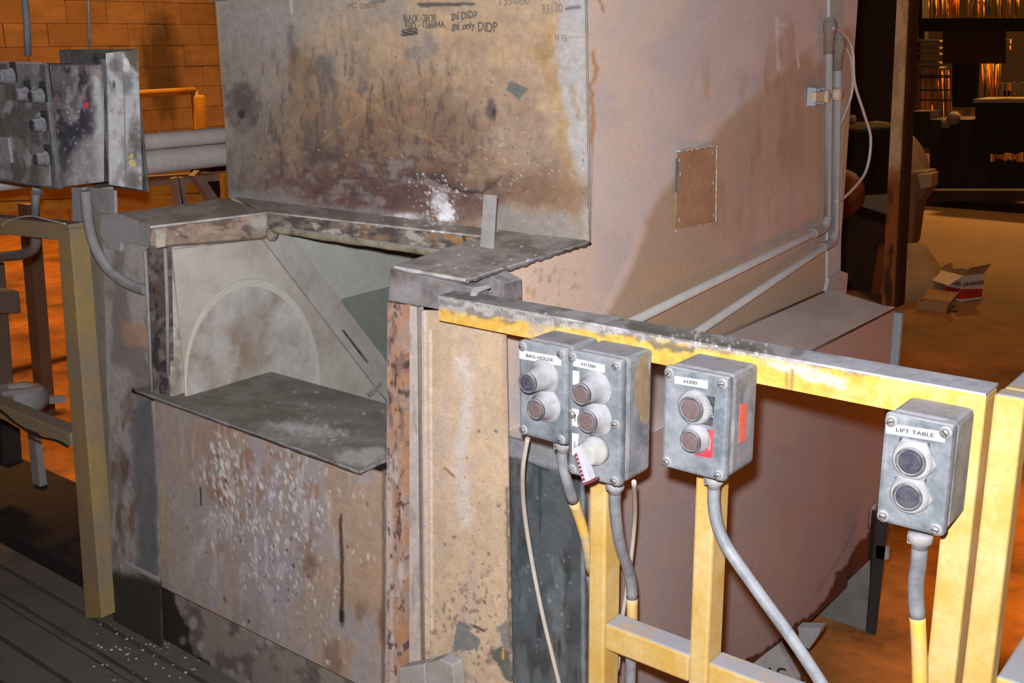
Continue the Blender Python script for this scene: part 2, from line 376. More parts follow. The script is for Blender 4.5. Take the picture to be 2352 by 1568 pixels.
while z < 2.15:
    y = y0+(.2 if row % 2 else 0)
    while y < y1:
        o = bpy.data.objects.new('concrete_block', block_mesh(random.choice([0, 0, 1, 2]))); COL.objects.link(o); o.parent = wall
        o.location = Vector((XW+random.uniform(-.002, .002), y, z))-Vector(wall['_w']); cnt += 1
        y += .406
    z += .203; row += 1
# dark back wall, right
wb = MB().box(-14, 8, 16.2, 16.4, FZ, 7)
tag(mkobj('wall_back', wb, dusty('dark_back_wall', (34, 26, 20), (22, 17, 14), sc=1, amt=.6, top=0), base=(0, 16.3, FZ)), 'dark far wall of the factory hall', kind='structure')

# ================================================================== BAG DUMP HOPPER ENCLOSURE (hood)
hood = thing('dust_hood', 'large tan dust-stained sheet metal hood with scribbled notes, above the open mouth of the machine', 'machine hood', (-1.7, 2.3, ZD))
def p_hood(p):
    p.mottle((166, 140, 118), 120, 90, .4, .6, .6); p.mottle((205, 172, 132), 60, 60, .5, .7, .5)
    p.poly([(480, -20), (700, -20), (690, 180), (640, 420), (600, 520), (500, 520)], (152, 146, 140), .75, 50, 90, 40)
    p.poly([(480, -20), (1000, -20), (760, 70), (600, 120), (480, 150)], (168, 164, 162), .6, 40, 80, 35)
    p.mottle((156, 146, 136), 90, 110, .45, .6, .5, (760, 60, 300, 130, .6))
    p.blob(960, 400, 360, 150, (120, 98, 86), .75, .6, .5, 60)
    p.blob(860, 330, 200, 130, (138, 112, 88), .6, .6, .6, 50)
    p.blob(900, 440, 260, 60, (96, 72, 70), .7, .6, .6, 40)
    p.mottle((92, 72, 70), 26, 20, .5, .64, .7, (900, 410, 300, 95, .4))
    p.mottle((146, 136, 134), 30, 22, .5, .66, .7, (900, 420, 280, 80, .4))
    p.mottle((112, 78, 70), 34, 18, .55, .7, .5, (900, 400, 260, 110, .5))
    p.mottle((84, 76, 74), 9, 40, .56, .72, .55, (800, 300, 330, 190, .5))
    p.blob(558, 240, 34, 52, (92, 82, 82), .8, .6, .7, 20); p.blob(556, 262, 8, 9, (50, 46, 48), .8, .5, .4)
    p.blob(570, 330, 40, 60, (128, 120, 112), .4, .6, .6); p.blob(545, 435, 18, 12, (100, 98, 98), .5, .5)
    for a, b_, w_ in (((664, 60), (676, 130), 8), ((676, 120), (672, 165), 7), ((735, 140), (765, 190), 12), ((765, 185), (772, 300), 9), ((740, 180), (742, 310), 6), ((705, 170), (712, 235), 9)):
        p.line([a, b_], w_, (112, 106, 102), .65, 9, .9)
    p.blob(690, 170, 28, 55, (140, 112, 84), .6, .6, .6, 24); p.blob(833, 200, 12, 14, (112, 104, 104), .7, .6); p.blob(830, 170, 26, 40, (150, 128, 112), .5, .7)
    p.blob(750, 145, 16, 22, (112, 112, 112), .6, .6); p.blob(740, 355, 40, 26, (90, 78, 72), .7, .7, .7); p.blob(715, 310, 22, 30, (108, 98, 90), .6, .7)
    p.line([(720, 340), (770, 295), (840, 258), (950, 195), (1010, 150)], 2, (200, 160, 104), .28, 5)
    p.line([(800, 210), (880, 260), (990, 320), (1050, 370)], 3, (196, 156, 104), .3, 8, .9)
    p.blob(952, 120, 20, 16, (134, 126, 122), .7, .5, .9, 9); p.blob(992, 106, 16, 20, (132, 126, 124), .7, .5, .9, 9)
    p.blob(945, 252, 18, 10, (192, 132, 112), .35, .7, 1, 8)
    p.poly([(1162, 208), (1172, 186), (1186, 192), (1214, 204), (1190, 230), (1176, 216)], (108, 112, 104), .95, 3, 8, 1.5)
    p.blob(1128, 253, 11, 22, (104, 88, 86), .9, .5, .4, 10); p.blob(1135, 262, 4, 16, (60, 54, 54), .8, .5)
    p.blob(1195, 310, 14, 16, (150, 112, 84), .6, .6); p.blob(1180, 330, 60, 60, (198, 176, 156), .4, .7)
    p.line([(1260, 60), (1255, 130), (1272, 200), (1300, 250), (1300, 330), (1320, 400), (1325, 450)], 14, (172, 138, 94), .6, 16, .9)
    p.blob(1240, 120, 22, 20, (150, 118, 76), .5, .8, .8)
    p.poly([(1290, -10), (1348, -10), (1356, 540), (1330, 470), (1315, 370), (1296, 250), (1280, 120)], (178, 176, 176), .85, 12, 22, 10)
    p.line([(1312, 200), (1330, 270)], 6, (158, 140, 112), .6, 5, .9)
    p.blob(1290, 440, 90, 40, (146, 112, 84), .7, .7, .7, 30); p.blob(1180, 440, 120, 30, (120, 96, 84), .5, .8, .7)
    p.poly([(1130, 470), (1345, 500), (1352, 560), (1100, 545)], (150, 144, 138), .8, 18, 30, 14)
    p.poly([(520, 430), (680, 450), (700, 470), (1000, 492), (1000, 510), (520, 470)], (142, 138, 134), .8, 12, 30, 8)
    p.line([(990, 405), (1060, 440), (1110, 442), (1135, 420), (1150, 405)], 3.5, (66, 54, 50), .8, 5); p.blob(1125, 425, 12, 14, (56, 48, 46), .7, .6)
    p.blob(1108, 388, 10, 15, (104, 104, 104), .6, .6); p.blob(1000, 405, 16, 8, (70, 60, 58), .6, .7); p.blob(1120, 395, 60, 40, (176, 140, 96), .35, .8)
    p.blob(1025, 490, 20, 22, (236, 236, 238), 1, .35, .6, 9); p.blob(1012, 462, 18, 26, (225, 222, 224), .7, .7, 1, 8); p.blob(930, 497, 34, 7, (222, 220, 222), .8, .7, .8, 9)
    p.specks(120, 940, 400, 1070, 510, 1.0, 2.6, (232, 232, 236), 1.2, 0, .9, 5); p.specks(130, 560, 100, 1340, 540, 1.2, 2.4, (80, 66, 62), 1.3, 0, .7, 6)
    p.specks(60, 700, 300, 1300, 500, 1.0, 2.0, (218, 210, 205), 1.2, 0, .7, 8); p.specks(60, 1060, 240, 1340, 520, 1.2, 2.2, (230, 222, 214), 1, 0, .7, 9)
    p.poly([(664, -10), (672, -10), (673, 34), (668, 34)], (190, 192, 190), .9, 1, 8, 1)
    # scrubbed-out marker lines at the top
    p.line([(962, 9), (1088, 9)], 3.5, (84, 82, 84), .85, 2); p.line([(968, 14), (1060, 12)], 2.5, (90, 88, 90), .7, 2)
    p.line([(856, 6), (882, 2)], 4, (110, 112, 114), .7, 2); p.line([(1302, 20), (1330, 16)], 4, (96, 98, 104), .7, 2); p.line([(1290, 88), (1340, 84)], 2, (150, 140, 128), .6, 2)
    for k in range(4): p.line([(923, 70+k*4), (958, 66+k*4)], 1.6, (66, 64, 64), .9, 1.5)
hq = [at(493, -60, Y=YH), at(1345, -60, Y=YH), at(1355.5, 553, Y=YH), at(525, 455, Y=YH)]
hq[0] = hq[0]+(hq[0]-at(493, 5, Y=YH))*1.5; hq[1] = hq[1]+(hq[1]-at(1345, 0, Y=YH))*1.5
sheet('front_panel', hq, 330, 250, .004, TAN, p_hood, hood, gain=1.08)
def p_side(p):
    p.mottle((194, 172, 152), 110, 160, .42, .62, .5); p.mottle((174, 163, 160), 150, 120, .42, .6, .7)
    p.poly([(1930, 60), (1838, 130), (1790, 172), (1690, 260), (1600, 352), (1520, 440), (1478, 520), (1440, 620), (1385, 735), (1500, 830), (1960, 800), (1960, 60)], (158, 134, 112), .85, 8, 40, 9)
    p.poly([(1740, 440), (1895, 395), (1895, 560), (1660, 640), (1650, 560)], (176, 152, 140), .6, 16, 60, 30)
    p.poly([(1480, 600), (1900, 600), (1930, 700), (1640, 800), (1440, 760)], (170, 144, 118), .5, 16, 60, 26)
    for x in (1700, 1735, 1795, 1822, 1858): p.line([(x+6, 180), (x, 400), (x-8, 560)], 9, (150, 138, 136), .4, 10, .95)
    p.mottle((146, 114, 88), 30, 160, .5, .7, .5, (1720, 330, 130, 230, .4))
    p.line([(1362, 120), (1372, 160), (1356, 200), (1362, 260), (1356, 330)], 5, (166, 120, 78), .8, 7, .8); p.line([(1378, 0), (1388, 28)], 3, (160, 116, 76), .7, 4)
    p.line([(1360, 300), (1357, 500)], 3, (160, 120, 84), .5, 3)
    p.poly([(1350, 560), (1362, 560), (1372, 735), (1350, 740)], (186, 176, 172), .7, 5, 20, 6)
    p.line([(1375, 740), (1440, 620), (1478, 525)], 10, (206, 188, 176), .5, 6, .95)
    p.poly([(1150, 560), (1370, 540), (1372, 760), (1150, 700)], (196, 172, 152), .7, 12, 50, 12)
    p.specks(30, 1160, 570, 1340, 720, 2, 5, (164, 130, 96), 2, .5, .6, 12)
    # traces of old labels
    p.line([(1784, 42), (1788, 158)], 4, (200, 198, 196), .7, 3); p.line([(1828, 60), (1833, 155)], 2.5, (198, 196, 194), .7, 3); p.line([(1795, 56), (1808, 60)], 4, (200, 200, 200), .6, 2)
    p.mottle((150, 112, 96), 30, 60, .4, .6, .4, (1808, 100, 24, 60, .3)); p.blob(1878, 118, 16, 26, (190, 184, 184), .6, .7)
sq = [at(1345, -60, X=XS), at(1912, -60, X=XS), at(1905, 700, X=XS), at(1357, 860, X=XS)]
yb0, yb1 = YH+.002, 3.02
sq = [np.array([XS, 1.40, 1.70]), np.array([XS, yb1, 1.70]), np.array([XS, yb1, .74]), np.array([XS, 1.40, .74])]
# side wall: notched (the hood overhangs only behind its front panel), so two sheets meet at the deck line
s_up = [np.array([at(1345, 0, Y=YH)[0], YH, 1.72]), np.array([XS, yb1, 1.72]), np.array([XS, yb1, .74]), np.array([XS, YH, .74])]
sheet('side_panel', s_up, 260, 230, .004, (184, 172, 165), p_side, hood, gain=1.2, mat=painted_mat(.85, 'smooth_sheet_paint', .25))
s_lo = [np.array([XS, 1.40, ZD-.01]), np.array([XS, YH+.003, ZD-.01]), np.array([XS, YH+.003, .74]), np.array([XS, 1.40, .74])]
sheet('side_panel', s_lo, 90, 90, .004, (184, 172, 165), p_side, hood, gain=1.2, mat=painted_mat(.85, 'smooth_sheet_paint', .25))
# folded seam down the corner, top-left ledge, far corner angle
c0, c1 = at(1345, -40, Y=YH), at(1355, 552, Y=YH)
mkobj('corner_seam', MB().tube([c0+[0.001, -.001, 0], c1+[0.001, -.001, 0]], .0022, 6), m_dust, hood)
l0, l1 = at(490, 3, Y=YH-.004), at(670, -12, Y=YH-.004)
mkobj('top_ledge', MB().prism([l0, l1, l1+[0, 0, .006], l0+[0, 0, .006]], (0, -.012, 0)), m_dust, hood)
a0, a1 = at(1922, -60, X=XS+.006), at(1915, 672, X=XS+.006)
ang = MB().prism([at(1907, -60, X=XS+.005), at(1940, -60, X=XS+.005), at(1930, 682, X=XS+.005), at(1900, 668, X=XS+.005)], (-.008, 0, 0))
tag(mkobj('corner_angle', ang, dusty('pale_green_grey_angle', (182, 188, 186), (160, 158, 156), sc=20, amt=.5), hood), 'pale grey corner angle')
mkobj('back_wall', MB().box(-2.345, XS-.006, 3.0, 3.012, .5, 1.75), m_tan, hood)
mkobj('left_panel', MB().box(-2.352, -2.346, YH+.005, 3.0, .5, 1.75), m_tan, hood)
fo = MB().prism([at(1893, 690, X=XS+.01), at(1943, 683, X=XS+.01), at(1948, 628, X=XS+.01), at(1932, 622, X=XS+.01), at(1905, 640, X=XS+.01)], (-.01, 0, 0))
mkobj('foot_bracket', fo, dusty('pale_bracket', (176, 170, 166), (150, 140, 132), sc=30, amt=.5), hood)
# hatch: welded plate on the side
ht = [at(1556, 352, X=XS+.0045), at(1645, 336, X=XS+.0045), at(1643, 508, X=XS+.0045), at(1552, 528, X=XS+.0045)]
sheet('access_hatch', ht, 50, 90, .004, (160, 124, 94), lambda p: (p.mottle((172, 138, 108), 50, 60, .4, .6, .6), p.line([(1555, 365), (1553, 440)], 2.5, (84, 88, 92), .9, 1), p.line([(1552, 460), (1552, 528)], 2.5, (150, 124, 84), .8, 1)), hood)
for a, b_, nm in (((1556, 348), (1645, 332), 0), ((1645, 334), (1643, 508), 1), ((1643, 510), (1552, 529), 2)):
    n = 26; P = [at(a[0]+(b_[0]-a[0])*t/n, a[1]+(b_[1]-a[1])*t/n, X=XS+.003)+np.array([random.uniform(-.0008, .0008), 0, random.uniform(-.002, .002)]) for t in range(n+1)]
    mkobj('weld_bead', MB().tube(P, [random.uniform(.0022, .0040) if nm < 2 else .0018 for _ in P], 6), dusty('weld_bead', (204, 190, 168), (170, 150, 130), sc=90, amt=.6), hood)
for x, y in ((1562, 400), (1638, 420), (1560, 505), (1636, 350), (1640, 495), (1560, 368)):
    mkobj('screw', MB().lathe(at(x, y, X=XS+.0045), (1, 0, 0), [(0, .005), (.002, .005), (.0035, .003)], 10), m_dust, hood)
# handwriting on the hood
m_pen = flat('marker_pen', (112, 102, 94), .8)
hx = at(1100, 40, Y=YH-.002)-at(1000, 40, Y=YH-.002)
def note(s, px, py, hpx, wpx, mat=m_pen):
    pos = at(px, py, Y=YH-.0012); k = np.linalg.norm(at(px+50, py, Y=YH)-at(px-50, py, Y=YH))/100
    t = text(s, 'handwriting', pos, (1, 0, .0), (0, 0, 1), hpx*1.35*.00098, mat, hood, 1, 0, .0002)
    xs = [v.co.x for v in t.data.vertices]; cur = max(xs)-min(xs); want = wpx*k; cx = pos[0]-hood['_w'][0]
    rr = random.Random(s)
    for v in t.data.vertices:
        v.co.x = cx+(v.co.x-cx)*want/cur; v.co.z += .0012*math.sin(v.co.x*130+len(s)); v.co.x += .0008*math.sin(v.co.z*400)
    return t
note('BLACK - 28130', 963, 42, 15, 74); note('gal DiDP', 1066, 36, 16, 60); note('RED - 158684A', 975, 58, 14, 92); note('gal only', 1064, 60, 16, 54); note('DiDP', 1119, 63, 20, 44)
m_pen2 = flat('faded_marker', (152, 136, 120), .8)
note('PC 0800', 830, 14, 12, 66, m_pen2); note('N 15', 1288, 88, 13, 26, m_pen2); note('93130', 1268, 20, 18, 48, m_pen2); note('135000', 1180, 5, 12, 70, m_pen2)

# ================================================================== MACHINE BODY: deck, cheeks, front panel, pillar
body = thing('bag_dump_station', 'dust-caked steel bag dump station with open mouth below the tan hood', 'machine', (-1.8, 1.6, FZ))
def p_deck(p):
    p.mottle((124, 118, 112), 40, 14, .4, .6, .8); p.mottle((168, 164, 160), 60, 20, .5, .7, .6)
    p.specks(60, 900, 480, 1350, 640, 1.5, 3, (225, 225, 225), 1, 0, .9, 21); p.specks(50, 880, 485, 1120, 530, 1.5, 4, (225, 225, 225), 1.3, 1.4, .8, 22)
dk = [at(265, 490, Z=ZD), at(520, 455, Z=ZD), at(611, 487, Z=ZD), at(345, 519, Z=ZD)]
sheet('deck_plate', dk, 110, 30, .005, (140, 136, 132), p_deck, body, wobble=.001, gain=1.6)
lipL, lipR = at(612, 486, Z=ZD), at(1108, 541, Z=ZD)
bk = np.array([-1.208, YH, ZD])
dk2 = [np.array([dk[1][0], YH, ZD]), np.array([-1.21, YH-.003, ZD]), lipR, lipL]
sheet('deck_plate', dk2, 160, 20, .005, (150, 147, 144), p_deck, body, gain=1.6)
tip = at(1072, 640, Z=ZD+.002)
dk3 = [at(1108, 541, Z=ZD+.002), at(1356, 553, Z=ZD+.002), tip, at(905, 610, Z=ZD+.002)]
sheet('deck_plate', dk3, 90, 60, .006, (150, 147, 146), p_deck, body, wobble=.0015, gain=1.6)
# ragged crust on the right plate edge
n = 40; P = [tip+(dk3[1]-tip)*t/n+np.array([random.uniform(-.0015, .0015), 0, -.004+random.uniform(-.002, .001)]) for t in range(n+1)]
mkobj('edge_crust', MB().tube(P, [random.uniform(.003, .0055) for _ in P], 6), m_grime, body)
# lip below hood: fascia, rolled edge
def p_lip(p):
    p.mottle((84, 76, 72), 30, 14, .42, .6, .9); p.mottle((196, 190, 178), 22, 14, .5, .68, .8, (900, 530, 260, 50, .4)); p.mottle((150, 118, 86), 40, 20, .55, .7, .6)
    p.poly([(1012, 532), (1096, 548), (1100, 574), (1040, 560)], (166, 126, 82), .9, 6, 16, 3); p.line([(1064, 542), (1076, 566)], 4, (70, 54, 44), .8, 4)
P1 = [lipL+[0, 0, -.004], lipR+[0, 0, -.004], lipR+[0, 0, -.040], lipL+[0, 0, -.032]]
sheet('lip_fascia', P1, 170, 14, .005, (128, 116, 106), p_lip, body)
la, lb = lipL+np.array([.01, .004, -.040]), lipR+np.array([-.02, .004, -.050])
rl = MB().tube([la+(lb-la)*t/20 for t in range(21)], [.0095+random.uniform(-.001, .001) for _ in range(21)], 10)
mkobj('rolled_edge', rl, dusty('cream_crust', (176, 166, 142), (86, 76, 68), sc=26, amt=.8, bump=.6), body)
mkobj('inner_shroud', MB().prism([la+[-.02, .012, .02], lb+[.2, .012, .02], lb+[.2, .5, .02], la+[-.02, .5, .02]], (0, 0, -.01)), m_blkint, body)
# upright flat bar standing in the mouth
bb, bt = at(1116, 580, Y=1.56), at(1124, 447, Y=1.56)
bw = np.array([.0262, 0, 0])
mkobj('upright_bar', MB().prism([bb-bw*.62, bb+bw*.6, bt+bw*.58, bt-bw*.55], (0, .006, 0)), dusty('dusty_bar', (164, 160, 156), (138, 130, 122), sc=40, amt=.6), body, .001)
# left cheek: front edge, inner face with disc, brace bar, arm flange
XC = -2.085
def p_cheek(p):
    p.mottle((128, 116, 106), 60, 70, .4, .6, .8); p.mottle((176, 172, 166), 40, 60, .48, .66, .7); p.mottle((180, 170, 140), 50, 30, .5, .7, .5, (560, 840, 160, 60, .5))
    p.mottle((102, 92, 84), 24, 30, .55, .7, .6); p.line([(432, 900), (440, 800), (470, 720), (520, 665), (580, 645), (640, 660), (690, 710), (722, 780), (726, 860), (716, 900)], 9, (182, 178, 168), .9, 3, .7)
ck = [at(352, 560, X=XC), at(665, 530, X=XC), at(930, 960, X=XC), at(352, 960, X=XC)]
zt = ZD-.006
yb = 2.55
ckq = [np.array([XC, 1.345, zt]), np.array([XC, yb, zt]), np.array([XC, yb, .55]), np.array([XC, 1.345, .55])]
sheet('left_cheek', ckq, 230, 110, .006, (160, 152, 142), p_cheek, body, gain=1.5)
# triangular swing plate with disc
XT = XC+.022
tri = [at(385, 575, X=XT), at(612, 548, X=XT), at(885, 905, X=XT), at(890, 1000, X=XT), at(385, 1000, X=XT)]
tri = [np.array([p_[0], max(p_[1], 1.37), p_[2]]) for p_ in tri]
mkobj('swing_plate', MB().prism(tri, (-.006, 0, 0)), dusty('pale_swing_plate', (188, 180, 168), (158, 144, 130), sc=9, amt=.8, side=.6, dust=(200, 196, 186)), body, .001)
cd_ = at(581, 870, X=XT+.001)
def disc(cx, cy, rx, ry, X, n=48): return [at(cx+rx*math.cos(2*math.pi*k/n), cy+ry*math.sin(2*math.pi*k/n), X=X) for k in range(n)]
mkobj('disc_rim', MB().prism(disc(581, 872, 156, 232, XT+.004), (-.006, 0, 0)), dusty('pale_disc_rim', (206, 200, 188), (180, 172, 160), sc=20, amt=.5), body, .002)
mkobj('disc_plate', MB().prism(disc(578, 880, 148, 222, XT+.0065), (-.006, 0, 0)), dusty('rust_mottled_disc', (168, 158, 148), (140, 112, 90), sc=10, amt=.75, side=.9, dust=(196, 194, 190)), body, .001)
XB = XT+.02
br = [at(606, 548, X=XB), at(640, 524, X=XB), at(672, 545, X=XB), at(905, 850, X=XB), at(905, 935, X=XB), at(878, 905, X=XB)]
mkobj('brace_bar', MB().prism(br, (-.014, 0, 0)), dusty('dusty_brace', (186, 180, 174), (156, 144, 132), sc=14, amt=.7), body, .002)
pv = MB().lathe(at(624, 538, X=XB), (1, 0, 0), [(0, .017), (.006, .017), (.008, .013), (.008, .010), (.012, .010), (.013, .006)], 18)
mkobj('pivot_bolt', pv, dusty('pivot', (150, 142, 128), (110, 96, 84), sc=60, amt=.6), body)
mkobj('brace_dark_strip', MB().prism([at(784, 757, X=XB+.001), at(790, 757, X=XB+.001), at(848, 832, X=XB+.001), at(842, 834, X=XB+.001)], (-.002, 0, 0)), m_grime, body)  # thin dark strip along the lower edge of the brace
mkobj('stop_tab', MB().prism([at(845, 905, X=XB+.004), at(874, 876, X=XB+.004), at(880, 882, X=XB+.004), at(852, 912, X=XB+.004)], (-.006, 0, 0)), m_dust, body)
# baffle deeper inside and lower recess panel
bf = [at(655, 525, X=XC+.004), at(1010, 500, X=XC+.004), at(1010, 628, X=XC+.004), at(784, 686, X=XC+.004), at(700, 640, X=XC+.004)]
mkobj('baffle', MB().prism(bf, (-.003, 0, 0)), dusty('pale_grey_baffle', (190, 190, 182), (170, 166, 144), sc=12, amt=.6, top=0), body, 0)
mkobj('recess_panel', MB().prism([at(784, 684, X=XC+.002), at(1010, 630, X=XC+.002), at(1010, 1000, X=XC+.002), at(784, 900, X=XC+.002)], (-.001, 0, 0)), dusty('green_grey_recess', (140, 144, 132), (118, 120, 112), sc=10, amt=.6, top=0), body)
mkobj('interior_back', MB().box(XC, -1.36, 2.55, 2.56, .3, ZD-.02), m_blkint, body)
mkobj('interior_floor', MB().box(XC, -1.36, 1.66, 2.55, .50, .51), m_greyp, body)
# arm flange along the cheek (fascia) and cheek front edge
def p_fas(p): p.mottle((104, 92, 84), 30, 20, .45, .6, .9); p.mottle((176, 150, 128), 26, 16, .5, .66, .7); p.blob(568, 530, 5, 5, (84, 92, 100), .9); p.blob(595, 512, 20, 18, (176, 172, 166), .8, .6); p.line([(345, 568), (610, 548)], 3, (90, 80, 74), .8)
fq = [dk[3]+[0.004, 0, -.005], dk[2]+[.004, 0, -.005], at(611, 549, X=float(dk[2][0])+.004), at(345, 571, X=float(dk[3][0])+.004)]
sheet('arm_flange', fq, 110, 24, .006, (146, 128, 114), p_fas, body)
e0 = [at(337, 570, Y=1.34), at(376, 570, Y=1.34), at(383, 905, Y=1.34), at(348, 905, Y=1.34)]
sheet('cheek_edge', e0, 16, 110, .02, (104, 92, 86), lambda p: (p.mottle((60, 54, 54), 12, 30, .45, .62, .9), p.mottle((150, 144, 140), 16, 20, .5, .7, .6)), body)
mkobj('edge_bead', MB().tube([at(379, 570, Y=1.335), at(384, 700, Y=1.335), at(386, 860, Y=1.335)], .0045, 8), m_dust, body)
mkobj('edge_bead', MB().tube([at(333, 575, Y=1.335), at(340, 700, Y=1.335), at(349, 900, Y=1.335)], .004, 8), m_dust, body)
mkobj('weld_ear', MB().prism(pp([(232, 494), (262, 490), (346, 518), (352, 568), (278, 556), (276, 578), (244, 570), (228, 540)], Y=1.36), (0, .01, 0)), m_greyp, body, .002)
mkobj('weld_ear', MB().prism(pp([(206, 430), (262, 438), (264, 494), (225, 488), (210, 470)], Y=1.38), (0, .008, 0)), m_greyp, body, .001)
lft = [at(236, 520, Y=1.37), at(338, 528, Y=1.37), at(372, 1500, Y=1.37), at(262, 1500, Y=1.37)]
def p_left(p):
    p.mottle((108, 100, 96), 40, 90, .4, .62, .8); p.mottle((150, 146, 144), 30, 80, .5, .7, .6)
    p.poly([(300, 940), (356, 900), (366, 1330), (318, 1330)], (84, 86, 90), .8, 6, 30, 8); p.poly([(280, 740), (345, 745), (350, 800), (285, 790)], (158, 124, 104), .7, 6, 20, 6)
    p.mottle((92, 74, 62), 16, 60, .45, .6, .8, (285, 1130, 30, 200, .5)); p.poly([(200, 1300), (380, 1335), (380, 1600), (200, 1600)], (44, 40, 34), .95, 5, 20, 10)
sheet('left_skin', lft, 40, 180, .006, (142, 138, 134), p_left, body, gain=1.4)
# shelf flap
zs = .730
def p_shelf(p):
    p.mottle((118, 113, 104), 80, 16, .42, .62, .8); p.mottle((148, 144, 138), 60, 14, .5, .7, .6)
    p.blob(700, 985, 70, 12, (205, 205, 205), .8, .7, 1, 10, .1); p.blob(680, 1005, 90, 18, (170, 170, 168), .6, .7, .8, 12); p.poly([(760, 1045), (880, 1020), (888, 1050), (830, 1075)], (190, 188, 184), .8, 14, 20, 6)
    p.specks(60, 600, 900, 880, 1040, 1.2, 3, (210, 210, 210), 2, 1.4, .7, 31)
shq = [at(568, 838, Z=zs), at(905, 933, Z=zs), at(905, 1052, Z=zs), at(826, 1081, Z=zs)]
spoly_l = [at(306, 893, Z=zs), at(568, 838, Z=zs)]
q1 = [at(568, 838, Z=zs), at(900, 930, Z=zs), at(826, 1081, Z=zs), at(306, 893, Z=zs)]
sheet('shelf_flap', q1, 130, 60, .006, (134, 129, 120), p_shelf, body, edge=(78, 70, 66))
q2 = [at(900, 930, Z=zs), at(915, 940, Z=zs), at(890, 1053, Z=zs), at(826, 1081, Z=zs)]
sheet('shelf_flap', q2, 20, 30, .006, (132, 128, 122), p_shelf, body, edge=(78, 70, 66))
A_, B_ = at(306, 896, Z=zs-.004), at(826, 1084, Z=zs-.004); C_ = at(890, 1056, Z=zs-.004)
P = [A_+(B_-A_)*t/30 for t in range(31)]
mkobj('shelf_edge', MB().tube(P, [random.uniform(.0035, .0050) for _ in P], 6), m_grime, body)
P = [B_+(C_-B_)*t/8 for t in range(9)]
mkobj('shelf_edge', MB().tube(P, [random.uniform(.0030, .0048) for _ in P], 6), m_grime, body)
# front panel
def p_front(p):
    p.mottle((168, 142, 118), 90, 120, .42, .62, .8); p.mottle((158, 150, 150), 60, 150, .45, .62, .9); p.mottle((120, 96, 80), 70, 100, .56, .74, .6)
    p.poly([(350, 880), (480, 930), (440, 1400), (370, 1350)], (160, 152, 146), .6, 20, 60, 26); p.poly([(500, 1200), (700, 1250), (650, 1500), (480, 1420)], (156, 148, 150), .6, 30, 60, 40)
    p.poly([(560, 1120), (650, 1110), (700, 1560), (590, 1520)], (158, 152, 154), .5, 24, 50, 30)
    p.mottle((150, 96, 70), 40, 70, .55, .72, .5, (640, 1100, 200, 160, .5)); p.poly([(790, 1120), (880, 1100), (885, 1400), (790, 1380)], (170, 143, 116), .7, 14, 40, 14)
    p.mottle((190, 186, 186), 12, 60, .56, .7, .6, (600, 1150, 200, 240, .5))
    p.specks(240, 460, 980, 780, 1350, 1.0, 2.3, (214, 210, 210), 3.6, -.22, .85, 41); p.specks(110, 560, 1040, 860, 1520, 1.0, 2.6, (220, 216, 218), 3.2, -.2, .85, 42); p.specks(14, 600, 1040, 720, 1240, 3, 5, (216, 212, 214), 2.2, -.25, .9, 46); p.specks(80, 470, 1000, 560, 1200, 1.5, 4, (220, 220, 222), 3, -.3, .8, 43)
    p.line([(782, 1190), (786, 1290), (784, 1420)], 4, (72, 52, 44), .85, 2.5); p.blob(712, 1300, 16, 22, (110, 86, 66), .6, .7); p.blob(785, 1415, 5, 22, (30, 26, 26), .8, .6)
    p.line([(460, 1120), (462, 1160)], 2, (60, 54, 50), .8); p.specks(40, 400, 1000, 860, 1540, 1.5, 3, (60, 52, 48), 2, 0, .7, 44)
    p.line([(882, 1080), (880, 1568)], 4, (96, 74, 66), .6, 3); p.blob(880, 1430, 10, 40, (104, 78, 66), .7, .7); p.line([(372, 1100), (376, 1330)], 5, (176, 158, 110), .5, 3, .9)
fq = [at(349, 870, Y=YF), at(892, 1030, Y=YF), at(884, 1640, Y=YF), at(372, 1347, Y=YF)]; fq[0][2] = fq[1][2] = .716
pf = fq[2]; zb = at(372, 1347, Y=YF)[2]; fq[2] = np.array([at(884, 1560, Y=YF)[0], YF, zb+.004])
sheet('front_panel', fq, 270, 340, .006, (160, 143, 128), p_front, body)
mkobj('side_return', MB().box(-2.172, -2.165, 1.345, 1.66, .235, .70), m_greyp, body)
def p_skirt(p):
    p.mottle((150, 140, 130), 60, 60, .4, .6, .8); p.mottle((96, 86, 80), 30, 40, .5, .66, .7)
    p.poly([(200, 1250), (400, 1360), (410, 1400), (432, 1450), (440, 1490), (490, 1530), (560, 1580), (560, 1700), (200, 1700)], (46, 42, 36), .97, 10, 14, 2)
    p.specks(14, 420, 1430, 640, 1568, 4, 12, (196, 190, 184), 1.5, 0, .6, 51)
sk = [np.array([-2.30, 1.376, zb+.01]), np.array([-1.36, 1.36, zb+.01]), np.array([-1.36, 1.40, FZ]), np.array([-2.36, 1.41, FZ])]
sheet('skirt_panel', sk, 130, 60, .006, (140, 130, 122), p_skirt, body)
lg = [at(286, 1292, Z=.21), at(366, 1258, Z=.21), at(368, 1332, Z=.21)]
mkobj('dusty_ledge', MB().prism(lg, (0, 0, -.008)), m_dust, body)
